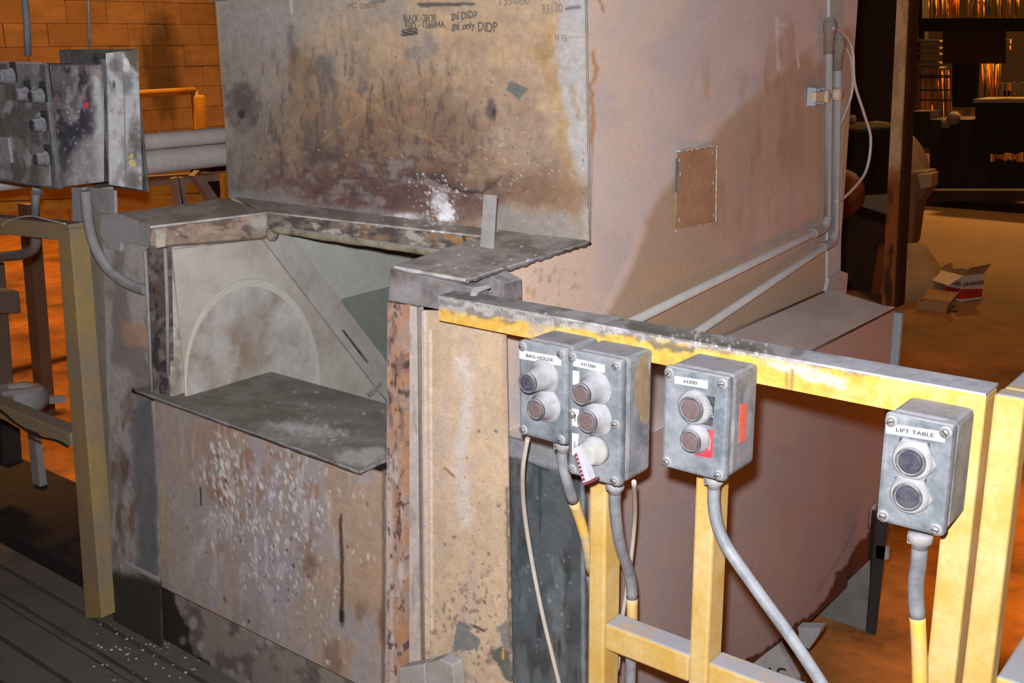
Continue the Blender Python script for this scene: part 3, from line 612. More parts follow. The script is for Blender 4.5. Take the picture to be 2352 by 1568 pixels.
# right-hand arm channel and pillar
chn = MB().prism([at(896, 614, Y=YF-.006), at(1088, 662, Y=YF-.006), at(1096, 672, Y=YF-.006), at(1086, 724, Y=YF-.006), at(1068, 722, Y=YF-.006), at(890, 690, Y=YF-.006)], (0, .03, 0))
mkobj('arm_channel', chn, dusty('grimy_channel', (134, 126, 122), (78, 68, 64), sc=22, amt=.8, side=.4), body, .002)
ch2 = MB().prism([at(1078, 640, Y=1.39), at(1115, 628, Y=1.39), at(1157, 652, Y=1.39), at(1158, 716, Y=1.39), at(1090, 712, Y=1.39)], (0, .05, 0))
mkobj('arm_stub', ch2, dusty('grimy_stub', (120, 112, 110), (86, 78, 76), sc=26, amt=.8, side=.5), body, .002)
mkobj('hook_tab', MB().prism([at(1086, 660, Y=1.325), at(1112, 655, Y=1.325), at(1118, 664, Y=1.325), at(1094, 674, Y=1.325)], (0, .012, 0)), m_dust, body, .001)
mkobj('weld_lump', MB().tube([at(1092, 668, Y=1.32), at(1082, 690, Y=1.32), at(1098, 700, Y=1.32), at(1092, 724, Y=1.32), at(1075, 730, Y=1.32)], [.006, .008, .007, .009, .006], 8), m_dust, body)
rp = [at(890, 694, Y=YF-.004), at(931, 700, Y=YF-.004), at(930, 1640, Y=YF-.004), at(886, 1640, Y=YF-.004)]
def p_rust(p):
    p.mottle((176, 130, 96), 16, 30, .44, .6, .8); p.mottle((120, 96, 92), 14, 40, .48, .64, .8, (905, 880, 30, 230, .4)); p.mottle((196, 186, 180), 12, 60, .5, .68, .7, (900, 1300, 30, 320, .3))
    p.line([(895, 1110), (900, 1568)], 6, (196, 192, 192), .6, 3, .9); p.mottle((80, 62, 60), 9, 20, .6, .72, .8); p.line([(888, 700), (888, 1568)], 2, (180, 176, 174), .7, 1)
sheet('rusty_angle', rp, 18, 300, .02, (166, 140, 124), p_rust, body)
ws = [at(941, 702, Y=YF), at(962, 706, Y=YF), at(968, 1520, Y=YF), at(940, 1530, Y=YF)]
def p_ws(p): p.mottle((196, 178, 164), 14, 90, .45, .65, .7); p.mottle((150, 140, 132), 10, 60, .56, .7, .6); p.line([(960, 700), (968, 1520)], 1.6, (90, 82, 74), .9)
sheet('pale_strip', ws, 12, 220, .012, (186, 174, 166), p_ws, body)
mkobj('slot_backing', MB().prism(pp([(928, 700), (944, 700), (944, 1560), (926, 1560)], Y=YF+.016), (0, .004, 0)), m_dark, body)
for y0_, y1_ in ((700, 905), (940, 962), (1040, 1048), (1300, 1388), (1448, 1560)):
    mkobj('slot_filler', MB().prism(pp([(929, y0_), (943, y0_), (943, y1_), (928, y1_)], Y=YF+.010), (0, .004, 0)), m_dust, body)
tc = [at(962, 712, Y=YF+.001), at(1158, 716, Y=YF+.001), at(1176, 1640, Y=YF+.001), at(968, 1640, Y=YF+.001)]
def p_col(p):
    p.mottle((200, 174, 144), 50, 120, .42, .62, .7); p.mottle((184, 164, 150), 40, 100, .5, .68, .6)
    p.line([(975, 712), (980, 1480)], 6, (206, 188, 172), .8, 1, .8); p.line([(989, 760), (992, 1450)], 3, (222, 200, 178), .9, 1); p.line([(965, 712), (971, 1540)], 1.8, (110, 96, 84), .8)
    p.line([(1060, 830), (1075, 900), (1065, 1000), (1052, 1080), (1072, 1200)], 15, (204, 194, 192), .65, 14, .9); p.line([(1010, 900), (1040, 1060)], 10, (200, 186, 176), .3, 14, .9)
    p.poly([(1046, 1432), (1072, 1428), (1082, 1452), (1102, 1468), (1096, 1498), (1085, 1492), (1040, 1496)], (118, 118, 118), .95, 6, 10, 1.5)
    p.poly([(1138, 1440), (1172, 1428), (1172, 1490), (1155, 1500), (1150, 1460)], (124, 122, 120), .85, 6, 10, 2); p.poly([(1125, 1495), (1150, 1482), (1172, 1500), (1176, 1568), (1160, 1560)], (84, 92, 84), .9, 6, 12, 2)
    p.poly([(1152, 1488), (1158, 1488), (1158, 1515), (1152, 1513)], (206, 156, 60), .9, 1, 8, 1)
    p.line([(1088, 1438), (1112, 1448)], 3, (70, 62, 60), .9, 1); p.line([(1022, 1074), (1044, 1094)], 3, (140, 104, 74), .8, 2)
    p.mottle((128, 110, 96), 10, 12, .6, .7, .7, (1080, 1450, 110, 130, .5)); p.specks(60, 1020, 1250, 1170, 1568, 1.5, 4, (104, 88, 78), 1.4, 0, .7, 61); p.specks(25, 1000, 900, 1160, 1500, 1.5, 3.5, (140, 110, 84), 1, 0, .8, 62)
    p.line([(1164, 1120), (1171, 1500)], 3, (86, 74, 62), .6, 4, .9); p.poly([(1000, 1500), (1060, 1530), (1100, 1568), (990, 1568)], (150, 140, 128), .6, 8, 16, 6)
    for x, y in ((1140, 990), (1100, 990), (1146, 1160), (1043, 1233), (972, 1208)): p.blob(x, y, 4, 4, (120, 112, 104), .9, .4, .1)
    p.poly([(1150, 716), (1160, 716), (1162, 970), (1156, 970)], (168, 144, 122), .6, 1, 8, 2)
sheet('pillar_face', tc, 80, 320, .005, (188, 164, 136), p_col, body)
mkobj('pillar_fin', MB().tube([at(970, 715, Y=YF-.001), at(974, 1535, Y=YF-.001)], .0018, 6), m_greyp, body)
for x, y in ((1146, 1160), (972, 1208), (1140, 988), (975, 1364), (893, 1176)):
    mkobj('screw', MB().lathe(at(x, y, Y=YF), (0, -1, 0), [(0, .003), (.0015, .003), (.0025, .0015)], 10), m_scr, body)
# crumbled mortar lumps at the foot
for pts_, yy in (([(915, 1534), (975, 1524), (984, 1640), (915, 1640)], 1.31), ([(976, 1524), (1010, 1514), (1040, 1528), (1050, 1640), (984, 1640)], 1.30)):
    tag(mkobj('concrete_lump', MB().prism(pp(pts_, Y=yy), (0, .03, 0)), m_conc, body, .003), None)

# ================================================================== BIN beside the machine
XO = -1.016
bn = thing('side_bin', 'long low tan bin with dusty sloping lid, behind the yellow rail', 'bin', (-1.11, 2.3, .04))
def p_bin(p):
    p.mottle((142, 127, 118), 160, 140, .42, .62, .7); p.mottle((136, 112, 104), 60, 90, .55, .75, .4)
    p.poly([(1960, 700), (2060, 700), (2055, 900), (2000, 900), (2030, 760)], (128, 124, 122), .5, 6, 30, 8)
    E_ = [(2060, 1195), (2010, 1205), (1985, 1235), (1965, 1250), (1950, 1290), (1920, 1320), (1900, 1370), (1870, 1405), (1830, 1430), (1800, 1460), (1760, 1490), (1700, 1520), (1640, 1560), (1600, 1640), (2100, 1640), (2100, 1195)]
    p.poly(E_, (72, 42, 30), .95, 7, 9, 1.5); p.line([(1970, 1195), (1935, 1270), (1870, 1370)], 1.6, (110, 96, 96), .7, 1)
    p.line([(1290, 1050), (1540, 960)], 3, (150, 130, 120), .4, 2)
_a, _b = at(2015, 1285, X=XO), at(1740, 1535, X=XO); _m = (_a[2]-_b[2])/(_a[1]-_b[1])
bo = [np.array([XO, 1.425, .785]), np.array([XO, 2.955, .770]), np.array([XO, 2.955, _a[2]+_m*(2.955-_a[1])]), np.array([XO, 1.425, _b[2]+_m*(1.425-_b[1])])]
sheet('bin_side', bo, 240, 150, .004, (134, 123, 121), p_bin, bn, gain=1.45, mat=painted_mat(.85, 'smooth_sheet_paint', .25))
def p_lid(p): p.mottle((172, 160, 154), 80, 60, .42, .62, .7); p.mottle((150, 138, 134), 90, 50, .5, .7, .6)
li = [np.array([XS+.004, 1.425, .803]), np.array([XS+.004, 2.96, .803]), np.array([XO+.002, 2.96, .772]), np.array([XO+.002, 1.425, .787])]
sheet('bin_lid', li, 90, 30, .004, (164, 152, 148), p_lid, bn, gain=1.6, mat=painted_mat(.85, 'smooth_sheet_paint', .25))
mkobj('lid_seam', MB().tube([np.array([XO+.003, 1.43, .787]), np.array([XO+.003, 2.96, .773])], .003, 8), m_dust, bn)
mkobj('wall_seam', MB().tube([np.array([XS+.004, 1.43, .805]), np.array([XS+.004, 2.96, .805])], .003, 8), m_tan, bn)
mkobj('bin_far_end', MB().box(XS+.005, XO-.003, 2.962, 2.970, .06, .775), m_tan, bn)
mkobj('bin_bottom', MB().box(XS-.3, XO-.005, 1.45, 2.95, .03, .04), m_grime, bn)
gs = MB().prism([at(2051, 717, Y=2.972), at(2073, 717, Y=2.972), at(2064, 880, Y=2.972), at(2044, 880, Y=2.972)], (0, .02, 0))
g0 = at(2051, 717, Y=2.972); g1 = at(2073, 717, Y=2.972)
gs = MB().box(g0[0], g1[0], 2.972, 2.985, .1, g0[2])
tag(mkobj('galvanised_strip', gs, dusty('galv_strip', (140, 150, 156), (126, 132, 136), sc=18, amt=.4, top=0, rough=.5), bn), 'bluish galvanised end strip')
# galvanised grey end plate
def p_end(p):
    p.mottle((66, 70, 70), 60, 90, .42, .62, .8); p.mottle((112, 118, 118), 40, 120, .52, .7, .6); p.mottle((52, 54, 56), 20, 120, .58, .72, .7)
    p.poly([(1150, 960), (1300, 1000), (1345, 1060), (1345, 1100), (1230, 1066), (1150, 1046)], (140, 140, 142), .85, 7, 20, 5)
    p.line([(1166, 1050), (1210, 1060), (1260, 1082)], 2, (44, 42, 42), .7, 3); p.line([(1338, 1100), (1340, 1568)], 4, (140, 148, 150), .7, 1, .8); p.specks(25, 1180, 1050, 1330, 1560, 1.2, 3, (170, 176, 176), 1.5, 0, .7, 71)
ep = [at(1150, 1000, Y=1.41), at(1343, 1052, Y=1.41), at(1347, 1640, Y=1.41), at(1160, 1640, Y=1.41)]
sheet('end_plate', ep, 70, 190, .008, (84, 88, 90), p_end, bn, mat=painted_mat(.6, 'galvanised_end_sheet'))
mkobj('round_flange', MB().lathe(at(2005, 1185, X=XO), (1, 0, 0), [(0, .042), (.01, .042), (.012, .038)], 24), dusty('flange_tan', (126, 98, 86), (110, 84, 74), sc=14, amt=.5), bn)

# ================================================================== CONDUITS on the hood side
def px_tube(name, pts, planes, r, mat, parent=None, k=6, n=10, base=None):
    P = [at(x, y, **pl) for (x, y), pl in zip(pts, planes)]
    return mkobj(name, MB().tube(spl(P, k), r, n), mat, parent, base=base)
XK = XS+.022
def sharp(pts): return [at(x, y, X=XK) for x, y in pts]
for nm, pts_, lab in (('electrical_conduit', [(1905, 78), (1900, 505), (1893, 524), (1875, 533), (1425, 752)], 'upper grey conduit running down then along the tan hood side wall'),
                      ('electrical_conduit', [(1926, 118), (1918, 538), (1912, 556), (1895, 566), (1585, 774)], 'lower grey conduit running below its twin along the tan hood side')):
    t = thing(nm, lab, 'conduit', at(*pts_[0], X=XK), 'conduits on the hood side')
    P = sharp(pts_)
    mkobj('pipe', MB().tube([P[0], P[1]]+spl(P[1:4], 5)[1:-1]+[P[3], P[4]], .0098, 12), dusty('dusty_conduit', (186, 182, 178), (164, 154, 146), sc=24, amt=.6), t)
    mkobj('elbow', MB().tube(spl([P[1]+[0, 0, .012], P[1], P[2], P[3], P[3]+(P[4]-P[3])*.02], 5), .0128, 12), m_dust, t)
    mkobj('fitting', MB().lathe(P[0]+[0, 0, -.05], (0, 0, 1), [(0, .0125), (.05, .0135), (.055, .017), (.075, .018), (.088, .012), (.092, .004)], 14), dusty('brownish_fitting', (132, 122, 112), (104, 98, 92), sc=30, amt=.6), t)
cl = thing('strut_bracket', 'square steel strut with two conduit clamps on the hood edge', 'bracket', at(1880, 240, X=XS+.02))
m_str = dusty('pale_strut', (172, 180, 186), (150, 156, 160), sc=30, amt=.4)
c_ = at(1864, 221, X=XS); sy, sz, tk = .026, .023, .003
st = MB()
for a in ((-sy, sy, sz-tk, sz), (-sy, sy, -sz, -sz+tk)): st.box(XS, XS+.024, c_[1]+a[0], c_[1]+a[1], c_[2]+a[2], c_[2]+a[3])
for s_ in (-1, 1): st.box(XS, XS+.024, c_[1]+s_*sy-tk/2, c_[1]+s_*sy+tk/2, c_[2]-sz, c_[2]+sz)
mkobj('strut', st, m_str, cl)
m_cl = dusty('cream_clamp', (206, 190, 160), (180, 160, 134), sc=40, amt=.4)
for x, y in ((1902, 221), (1930, 217)):
    p0 = at(x, y, X=XK+.012)
    k_ = mkobj('clamp', MB().lathe(p0, (1, 0, 0), [(-.02, .0175), (0, .0175), (.003, .014)], 18), m_cl, cl)
    mkobj('clamp_screw', MB().lathe(p0+[.003, 0, 0], (1, 0, 0), [(0, .006), (.004, .006), (.005, .004)], 8), m_scr, k_)
mkobj('clamp_arm', MB().prism([at(1874, 212, X=XK+.01), at(1900, 208, X=XK+.01), at(1900, 236, X=XK+.01), at(1874, 233, X=XK+.01)], (-.012, 0, 0)), m_cl, cl, .001)
def spl_tag(name, pts, X, r, lab, mat=m_cab, cat='cable', group=None, n=8):
    P = spl([at(x, y, X=X) for x, y in pts], 6); return tag(mkobj(name, MB().tube(P, r, n), mat), lab, cat, group)
spl_tag('loose_cable', [(1912, 64), (1938, 78), (1958, 115), (1963, 190), (1985, 262), (2000, 320), (1988, 395), (1945, 448), (1922, 462)], XK+.012, .0042, 'long pale cable looping out past the hood corner')
spl_tag('loose_cable', [(1926, 100), (1944, 112), (1956, 145), (1957, 210), (1938, 268), (1922, 300)], XK+.004, .0038, 'short pale cable arcing close beside the hood corner')

# ================================================================== YELLOW GUARD RAIL (right) and stations
rail = thing('guard_rail', 'yellow square-tube guard rail carrying the push-button boxes', 'guard rail', (-.9, 1.31, FZ))
def tubebox(name, x0, x1, y0_, y1_, z0, z1, parent, mat=m_yel): return mkobj(name, MB().box(x0, x1, y0_, y1_, z0, z1), mat, parent, .004)
tr = [at(1008, 718, Y=YR), at(2286, 906, Y=YR)]; zt_, zb_ = 1.098, 1.056
def p_rail(p):
    p.mottle((216, 182, 112), 60, 40, .42, .62, .8); p.mottle((214, 154, 48), 40, 30, .5, .7, .6)
    # band of caked dust along the top edge (line from 1110,712 to 2250,890)
    ln = 721+(p.x-1050)*(904-721)/(2288-1050)
    d = p.y-ln+(p.n(30, 10)-.5)*22; m = 1-sst(-9, 2, d); p.mix(m*.9, (160, 158, 162)); p.mix((1-sst(0, 4, d))*.5*sst(.5, .6, p.n(20, 10)), (92, 88, 86))
    p.poly([(1210, 735), (1262, 745), (1250, 770), (1215, 765)], (160, 150, 140), .7, 8, 12, 4)
    p.poly([(1490, 780), (1600, 800), (1590, 812), (1500, 800)], (96, 92, 86), .8, 8, 10, 3); p.poly([(1740, 825), (1850, 840), (1950, 870), (1940, 895), (1870, 880), (1790, 850)], (186, 182, 182), .8, 10, 14, 4)
    p.line([(1806, 855), (1808, 900)], 3, (150, 124, 70), .8, 2); p.line([(1820, 850), (1818, 900)], 4.5, (140, 116, 70), .8, 2); p.blob(1960, 900, 40, 14, (205, 180, 140), .4, .8)
    p.blob(1520, 835, 30, 16, (180, 140, 70), .5, .8); p.specks(25, 1050, 730, 2000, 920, 1.5, 3.5, (120, 100, 70), 1, 0, .6, 81)
x0, x1 = tr[0][0], -.326
def rtop(p):
    p.mottle((120, 116, 114), 50, 20, .42, .6, .8); p.mottle((190, 190, 196), 60, 20, .5, .7, .6)
    p.poly([(1450, 740), (1750, 790), (1730, 850), (1440, 790)], (104, 100, 96), .8, 12, 20, 8); p.specks(150, 1480, 750, 1760, 850, 1.6, 4.0, (206, 200, 190), 1.3, 0, .9, 82)
    p.poly([(1850, 800), (2300, 870), (2300, 920), (1850, 850)], (176, 178, 188), .7, 10, 30, 10); p.specks(8, 1100, 700, 1400, 780, 2, 3, (236, 236, 236), 1, 0, 1, 83)
R1 = [np.array([x0, YR, zt_]), np.array([x1, YR, zt_]), np.array([x1, YR, zb_]), np.array([x0, YR, zb_])]
tag(mkobj('top_rail', MB().box(x0, x1, YR+.003, YR+.048, zb_+.0015, zt_-.0015), m_yel, rail, .004), None)
sheet('rail_face', R1, 420, 14, .003, (208, 164, 74), p_rail, rail, mat=painted_mat(.6, 'rail_front_paint'))
sheet('rail_top', [np.array([x0, YR+.05, zt_+.001]), np.array([x1, YR+.05, zt_+.001]), np.array([x1, YR-.001, zt_+.001]), np.array([x0, YR-.001, zt_+.001])], 420, 14, .003, (156, 152, 152), rtop, rail, wobble=.0006)
tubebox('post', -.888, -.857, YR+.001, YR+.047, FZ, zb_+.001, rail); tubebox('post', -.704, -.673, YR+.001, YR+.047, FZ, zb_+.001, rail)
tubebox('end_post', -.362, -.3255, YR-.0012, YR+.045, FZ, zt_-.006, rail)
c0_ = MB().prism([(-.362, YR, zt_-.002), (-.338, YR, zt_+.003), (-.326, YR, zt_-.008), (-.326, YR, zt_-.03), (-.362, YR, zt_-.03)], (0, .045, 0))
tubebox('lower_rail', -.857, -.704, YR+.002, YR+.045, .565, .611, rail); tubebox('lower_rail', -.673, -.362, YR+.002, YR+.045, .565, .611, rail)
m_chip = flat('chipped_paint', (104, 98, 92), .9)
for k in range(26):
    q = at(1510+random.uniform(0, 36), 1500+random.uniform(4, 60), Y=YR+.0015); r_ = random.uniform(.0015, .004)
    mkobj('paint_chip', MB().prism([q+np.array([r_*math.cos(a)*random.uniform(.6, 1.2), 0, r_*math.sin(a)*random.uniform(.6, 1.3)]) for a in np.linspace(0, 5.4, 7)], (0, .001, 0)), m_chip, rail) if False else None
gate = thing('side_rail', 'yellow rail section turning back from the corner at the right edge', 'guard rail', (-.29, 1.3, FZ))
tubebox('post', -.315, -.281, YR-.012, YR+.02, FZ, 1.104, gate); tubebox('top_rail', -.313, -.272, YR+.02, 3.0, 1.062, 1.104, gate); 
tubebox('lower_rail', -.2815, -.245, YR+.012, 3.0, .692, .736, gate)

m_face = dusty('dusty_lid_face', (84, 93, 98), (140, 142, 146), sc=20, amt=.8, rough=.5, bump=.2, top=.9, side=.55, dust=(164, 164, 168))
def station(lab, X0, X1, Z0, Z1, YB, labels, buttons, tags_=(), extra=None):
    t = thing('push_button_station', lab, 'control box', ((X0+X1)/2, (YR+YB)/2, Z0), 'push-button boxes on the yellow rail')
    D = .016
    mkobj('enclosure', MB().box(X0+.0015, X1-.0015, YB+D+.0015, YR-.0005, Z0+.001, Z1-.001), m_box, t, .007)
    mkobj('lid', MB().box(X0, X1, YB, YB+D, Z0, Z1), m_face, t, .005)
    sc_ = [(X0+.009, Z0+.009), (X1-.009, Z0+.009), (X0+.009, Z1-.009), (X1-.009, Z1-.009)]
    if Z1-Z0 > .16: sc_ += [(X0+.009, (Z0+Z1)/2), (X1-.009, (Z0+Z1)/2)]
    for x, z_ in sc_:
        b = mkobj('screw_boss', MB().lathe((x, YB, z_), (0, -1, 0), [(-.003, .0075), (.0015, .0072)], 14), m_dust, t)
        s_ = mkobj('screw', MB().lathe((x, YB-.0015, z_), (0, -1, 0), [(0, .0046), (.0022, .0044), (.003, .003)], 12), m_scr, b)
        a = random.uniform(-.9, .9); u = np.array([math.cos(a), 0, math.sin(a)])*.0038; v = np.array([-math.sin(a), 0, math.cos(a)])*.0006; c = np.array([x, YB-.0047, z_])
        mkobj('screw_slot', MB().prism([c-u-v, c+u-v, c+u+v, c-u+v], (0, .0006, 0)), m_dark, b)
    for px, py, ln, r, mc, nut in buttons:
        c = at(px, py, Y=YB-ln); x, z_ = c[0], c[2]; kb = 1.8 if ln > .02 else 1.46
        b = mkobj('push_button', MB().lathe((x, YB, z_), (0, -1, 0), [(-.002, r*kb), (.0008, r*(kb-.05)), (.0022, r*(1.5 if kb > 1.6 else 1.4)), (.005, r*1.38), (.008, r*1.25), (max(.009, ln*.55), r*1.12), (ln-.003, r*1.02), (ln-.001, r), (ln, r*.96), (ln, r*.84), (ln-.003, r*.80)], 24), dusty('button_collar', (160, 160, 162), (122, 118, 116), sc=50, amt=.7), t)
        mkobj('bezel', MB().lathe((x, YB-ln+.001, z_), (0, -1, 0), [(-.003, r*1.03), (.0005, r*1.03), (.0018, r*.98), (.0018, r*.86), (0, r*.84)], 24), dusty('dark_bezel', (76, 74, 76), (140, 138, 138), sc=80, amt=.5, rough=.35), b)
        mkobj('cap', MB().lathe((x, YB-ln, z_), (0, -1, 0), [(-.003, r*.8), (.0006, r*.8), (.0014, r*.72), (.0008, r*.6), (.0012, r*.5), (.0006, r*.35), (.001, r*.2)], 24), mc, b)
        if nut: mkobj('hex_nut', MB().lathe((x, YB, z_), (0, -1, 0), [(-.001, r*1.62), (.0035, r*1.6), (.0045, r*1.45)], 6), m_dust, b)
    for pts_, mt, txt, hpx, dr in labels:
        P = pp(pts_, Y=YB-.0006)
        l_ = mkobj('label_strip' if mt is m_lab else 'legend_plate', MB().prism(P, (0, .0005, 0)), mt, t)
        if txt:
            c = sum(P)/4+((P[1]-P[0])*.28 if dr == 'v' and mt is not m_lab else 0); xd = (P[1]-P[0]) if dr == 'h' else (P[3]-P[0]); ud = (P[0]-P[3]) if dr == 'h' else (P[1]-P[0])
            text(txt, 'lettering', c+np.array([0, -.0009, 0]), xd, ud, hpx, m_ink if mt is m_lab else flat('legend_ink', (150, 150, 150) if mt is m_blk else (120, 30, 40), .7), t, 1.35 if dr == 'h' else 1.0, 0, .0001)
    if extra: extra(t)
    return t
YB1 = 1.200
station('small grey two-button box, leftmost on the yellow rail, reading BAG HOUSE', -.957, -.8695, .933, 1.080, YB1,
        [([(1193, 803), (1288, 820), (1288, 840), (1193, 823)], m_lab, 'BAG HOUSE', .0068, 'h')],
        [(1210, 880, .040, .0150, m_capd, 0), (1229, 941, .026, .0150, m_cap, 0)])
def lever(t):
    c = at(1345, 1045, Y=YB1-.028)
    b = mkobj('selector_switch', MB().lathe((c[0], YB1, c[2]), (0, -1, 0), [(-.002, .0215), (.012, .0205), (.012, .0175), (.028, .0168), (.03, .014)], 24), dusty('selector_body', (166, 164, 158), (140, 134, 126), sc=50, amt=.6), t)
    L0, L1 = np.array([c[0]-.012, YB1-.036, c[2]+.012]), np.array([c[0]+.012, YB1-.044, c[2]-.032])
    d = L1-L0; d /= np.linalg.norm(d); s_ = np.cross(d, [0, 1, 0])*.0055
    mkobj('lever', MB().prism([L0-s_, L0+s_, L1+s_*1.25, L1-s_*1.25], (0, .016, 0)), dusty('pink_dusty_lever', (190, 186, 196), (160, 150, 160), sc=50, amt=.4), b, .001)
    for k in range(7):
        q = L0+(L1-L0)*(.22+.115*k)-s_*1.05+np.array([0, -.0008, 0]); e = d*.0021
        mkobj('ridge', MB().prism([q-e, q+e, q+e+s_*1.0, q-e+s_*1.0], (0, .003, 0)), dusty('maroon_grip', (112, 52, 62), (150, 90, 100), sc=60, amt=.3, top=0), b)
    mkobj('lever_foot', MB().prism([L1-s_*1.3, L1+s_*2.6, L1+s_*2.6+d*.003, L1-s_*1.3+d*.004], (0, .014, 0)), dusty('maroon_grip', (112, 52, 62)), b)
station('tall grey box with two buttons and a lever switch, reading H1500', -.8675, -.776, .892, 1.079, YB1,
        [([(1316, 822), (1389, 838), (1389, 856), (1316, 840)], m_lab, 'H1500', .0066, 'h'),
         ([(1315, 850), (1330, 853), (1330, 885), (1315, 882)], m_lab, None, 0, 'v'), ([(1314, 938), (1330, 941), (1328, 980), (1314, 977)], m_lab, 'MAN', .005, 'v'), ([(1314, 994), (1329, 997), (1324, 1048), (1314, 1044)], m_lab, 'FAN', .005, 'v')],
        [(1333, 906, .036, .0152, m_cap, 0), (1347, 969, .022, .0160, m_cap, 0)], extra=lever)
station('grey two-button box in the middle with red and black legend plates, reading H300', -.708, -.612, .943, 1.086, YB1-.004,
        [([(1549, 863), (1625, 874), (1625, 893), (1549, 880)], m_lab, 'H300', .0066, 'h'),
         ([(1602, 904), (1642, 913), (1636, 979), (1612, 974)], m_blk, 'START', .0055, 'v'), ([(1600, 984), (1640, 989), (1635, 1052), (1596, 1046)], m_red, 'STOP', .0065, 'v')],
        [(1586, 940, .012, .0170, m_cap, 0), (1584, 1014, .018, .0145, m_cap, 0)])
station('grey two-button box at the rail corner post, reading LIFT TABLE', -.4135, -.334, .944, 1.081, YB1,
        [([(2035, 971), (2170, 992), (2170, 1016), (2035, 994)], m_lab, 'LIFT TABLE', .0066, 'h'), ([(2066, 1004), (2136, 1018), (2134, 1050), (2062, 1040)], m_blk, None, 0, 'h'), ([(2056, 1095), (2128, 1100), (2126, 1135), (2052, 1130)], m_blk, None, 0, 'h')],
        [(2090, 1062, .012, .0170, m_capd, 1), (2083, 1142, .012, .0165, m_capd, 1)])
# caution stickers remains on box sides
def sticker(X, pts_, mat, lab):
    P = [at(x, y, X=X) for x, y in pts_]; return tag(mkobj('sticker', MB().prism(P, (.0006, 0, 0)), mat), lab, 'sticker')
m_or = dusty('orange_red_sticker', (222, 92, 62), (190, 130, 120), sc=60, amt=.6, top=0)
sticker(-.6115, [(1699, 928), (1714, 925), (1712, 1010), (1696, 1018)], m_or, 'worn orange-red sticker on the side of the middle box')
m_yr = dusty('rusty_yellow_patch', (156, 134, 100), (120, 100, 80), sc=50, amt=.7, top=0)
_rg = random.Random(3); _pl = [(1462, 850), (1472, 822), (1484, 806), (1488, 850), (1489, 905), (1486, 970), (1474, 974), (1466, 945), (1459, 915), (1456, 880)]
_pl = [((a[0]*(1-t)+b[0]*t)+_rg.uniform(-2, 2), (a[1]*(1-t)+b[1]*t)+_rg.uniform(-3, 3)) for a, b in zip(_pl, _pl[1:]+_pl[:1]) for t in (0, .33, .66)]
sticker(-.7755, _pl, m_yr, 'brown peeling residue on the side of the tall box')

# conduits under the boxes
def chain(name, pts, lab, r, mat=m_gal, cat='conduit', group='conduits below the button boxes', extra_mat=None):
    P = spl([at(x, y, Y=yy) for x, y, yy in pts], 6)
    t = thing(name, lab, cat, P[0], group)
    if extra_mat:
        k = int(len(P)*extra_mat[1]); k2 = int(len(P)*extra_mat[2])
        mkobj('pipe', MB().tube(P[:k+1], r, 12), mat, t)
        tag(mkobj('pipe', MB().tube(P[k:k2+1], r*1.01, 12), extra_mat[0], t), 'yellow overpainted length')
        if k2 < len(P)-2: mkobj('pipe', MB().tube(P[k2:], r, 12), mat, t)
    else: mkobj('pipe', MB().tube(P, r, 12), mat, t)
    mkobj('connector', MB().lathe(P[0], (0, 0, -1), [(-.004, r*1.5), (.006, r*1.5), (.008, r*1.15), (.014, r*1.1)], 14), m_dust, t)
    mkobj('locknut', MB().lathe(P[0]+[-.011, -.003, -.004], (0, 0, -1), [(-.004, .004), (.006, .0035)], 8), m_dust, t)
    return t
chain('steel_conduit', [(1293, 1018, 1.243), (1292, 1060, 1.243), (1308, 1125, 1.255), (1336, 1205, 1.29), (1352, 1275, 1.31), (1366, 1420, 1.355), (1368, 1640, 1.36)], 'chipped conduit bending behind the left rail post', .0086, m_gal, extra_mat=(m_galy, .40, .72))
chain('steel_conduit', [(1413, 1112, 1.243), (1413, 1170, 1.25), (1424, 1250, 1.285), (1448, 1325, 1.34), (1452, 1400, 1.348), (1449, 1500, 1.348), (1446, 1640, 1.348)], 'conduit below the H1500 box, painted yellow near its foot', .0092, m_gal, extra_mat=(m_yel, .62, .76))
chain('steel_conduit', [(1641, 1098, 1.243), (1641, 1170, 1.243), (1664, 1245, 1.243), (1735, 1350, 1.245), (1825, 1475, 1.25), (1900, 1590, 1.25), (1960, 1690, 1.25)], 'grey conduit slanting down to the right from the middle box', .0088)
chain('steel_conduit', [(2114, 1232, 1.243), (2110, 1290, 1.25), (2103, 1350, 1.26), (2108, 1430, 1.265), (2112, 1520, 1.262), (2114, 1640, 1.262)], 'dented conduit dropping beside the rail corner post', .0098, m_gal, extra_mat=(m_galy, .55, .95))
def cab(pts, lab, r):
    P = spl([at(x, y, Y=yy) for x, y, yy in pts], 6); tag(mkobj('thin_cable', MB().tube(P, r, 8), m_cab), lab, 'cable', 'thin cables below the boxes')
cab([(1212, 1006, 1.25), (1201, 1080, 1.26), (1204, 1170, 1.30), (1222, 1290, 1.32), (1248, 1420, 1.32), (1284, 1568, 1.32), (1300, 1640, 1.32)], 'pale thin cable hanging in front of the grey bin end plate', .0040)
cab([(1456, 1106, 1.27), (1458, 1190, 1.36), (1446, 1310, 1.38), (1428, 1430, 1.38), (1418, 1540, 1.38)], 'pale thin cable hanging behind the right side of the tall box', .0038)

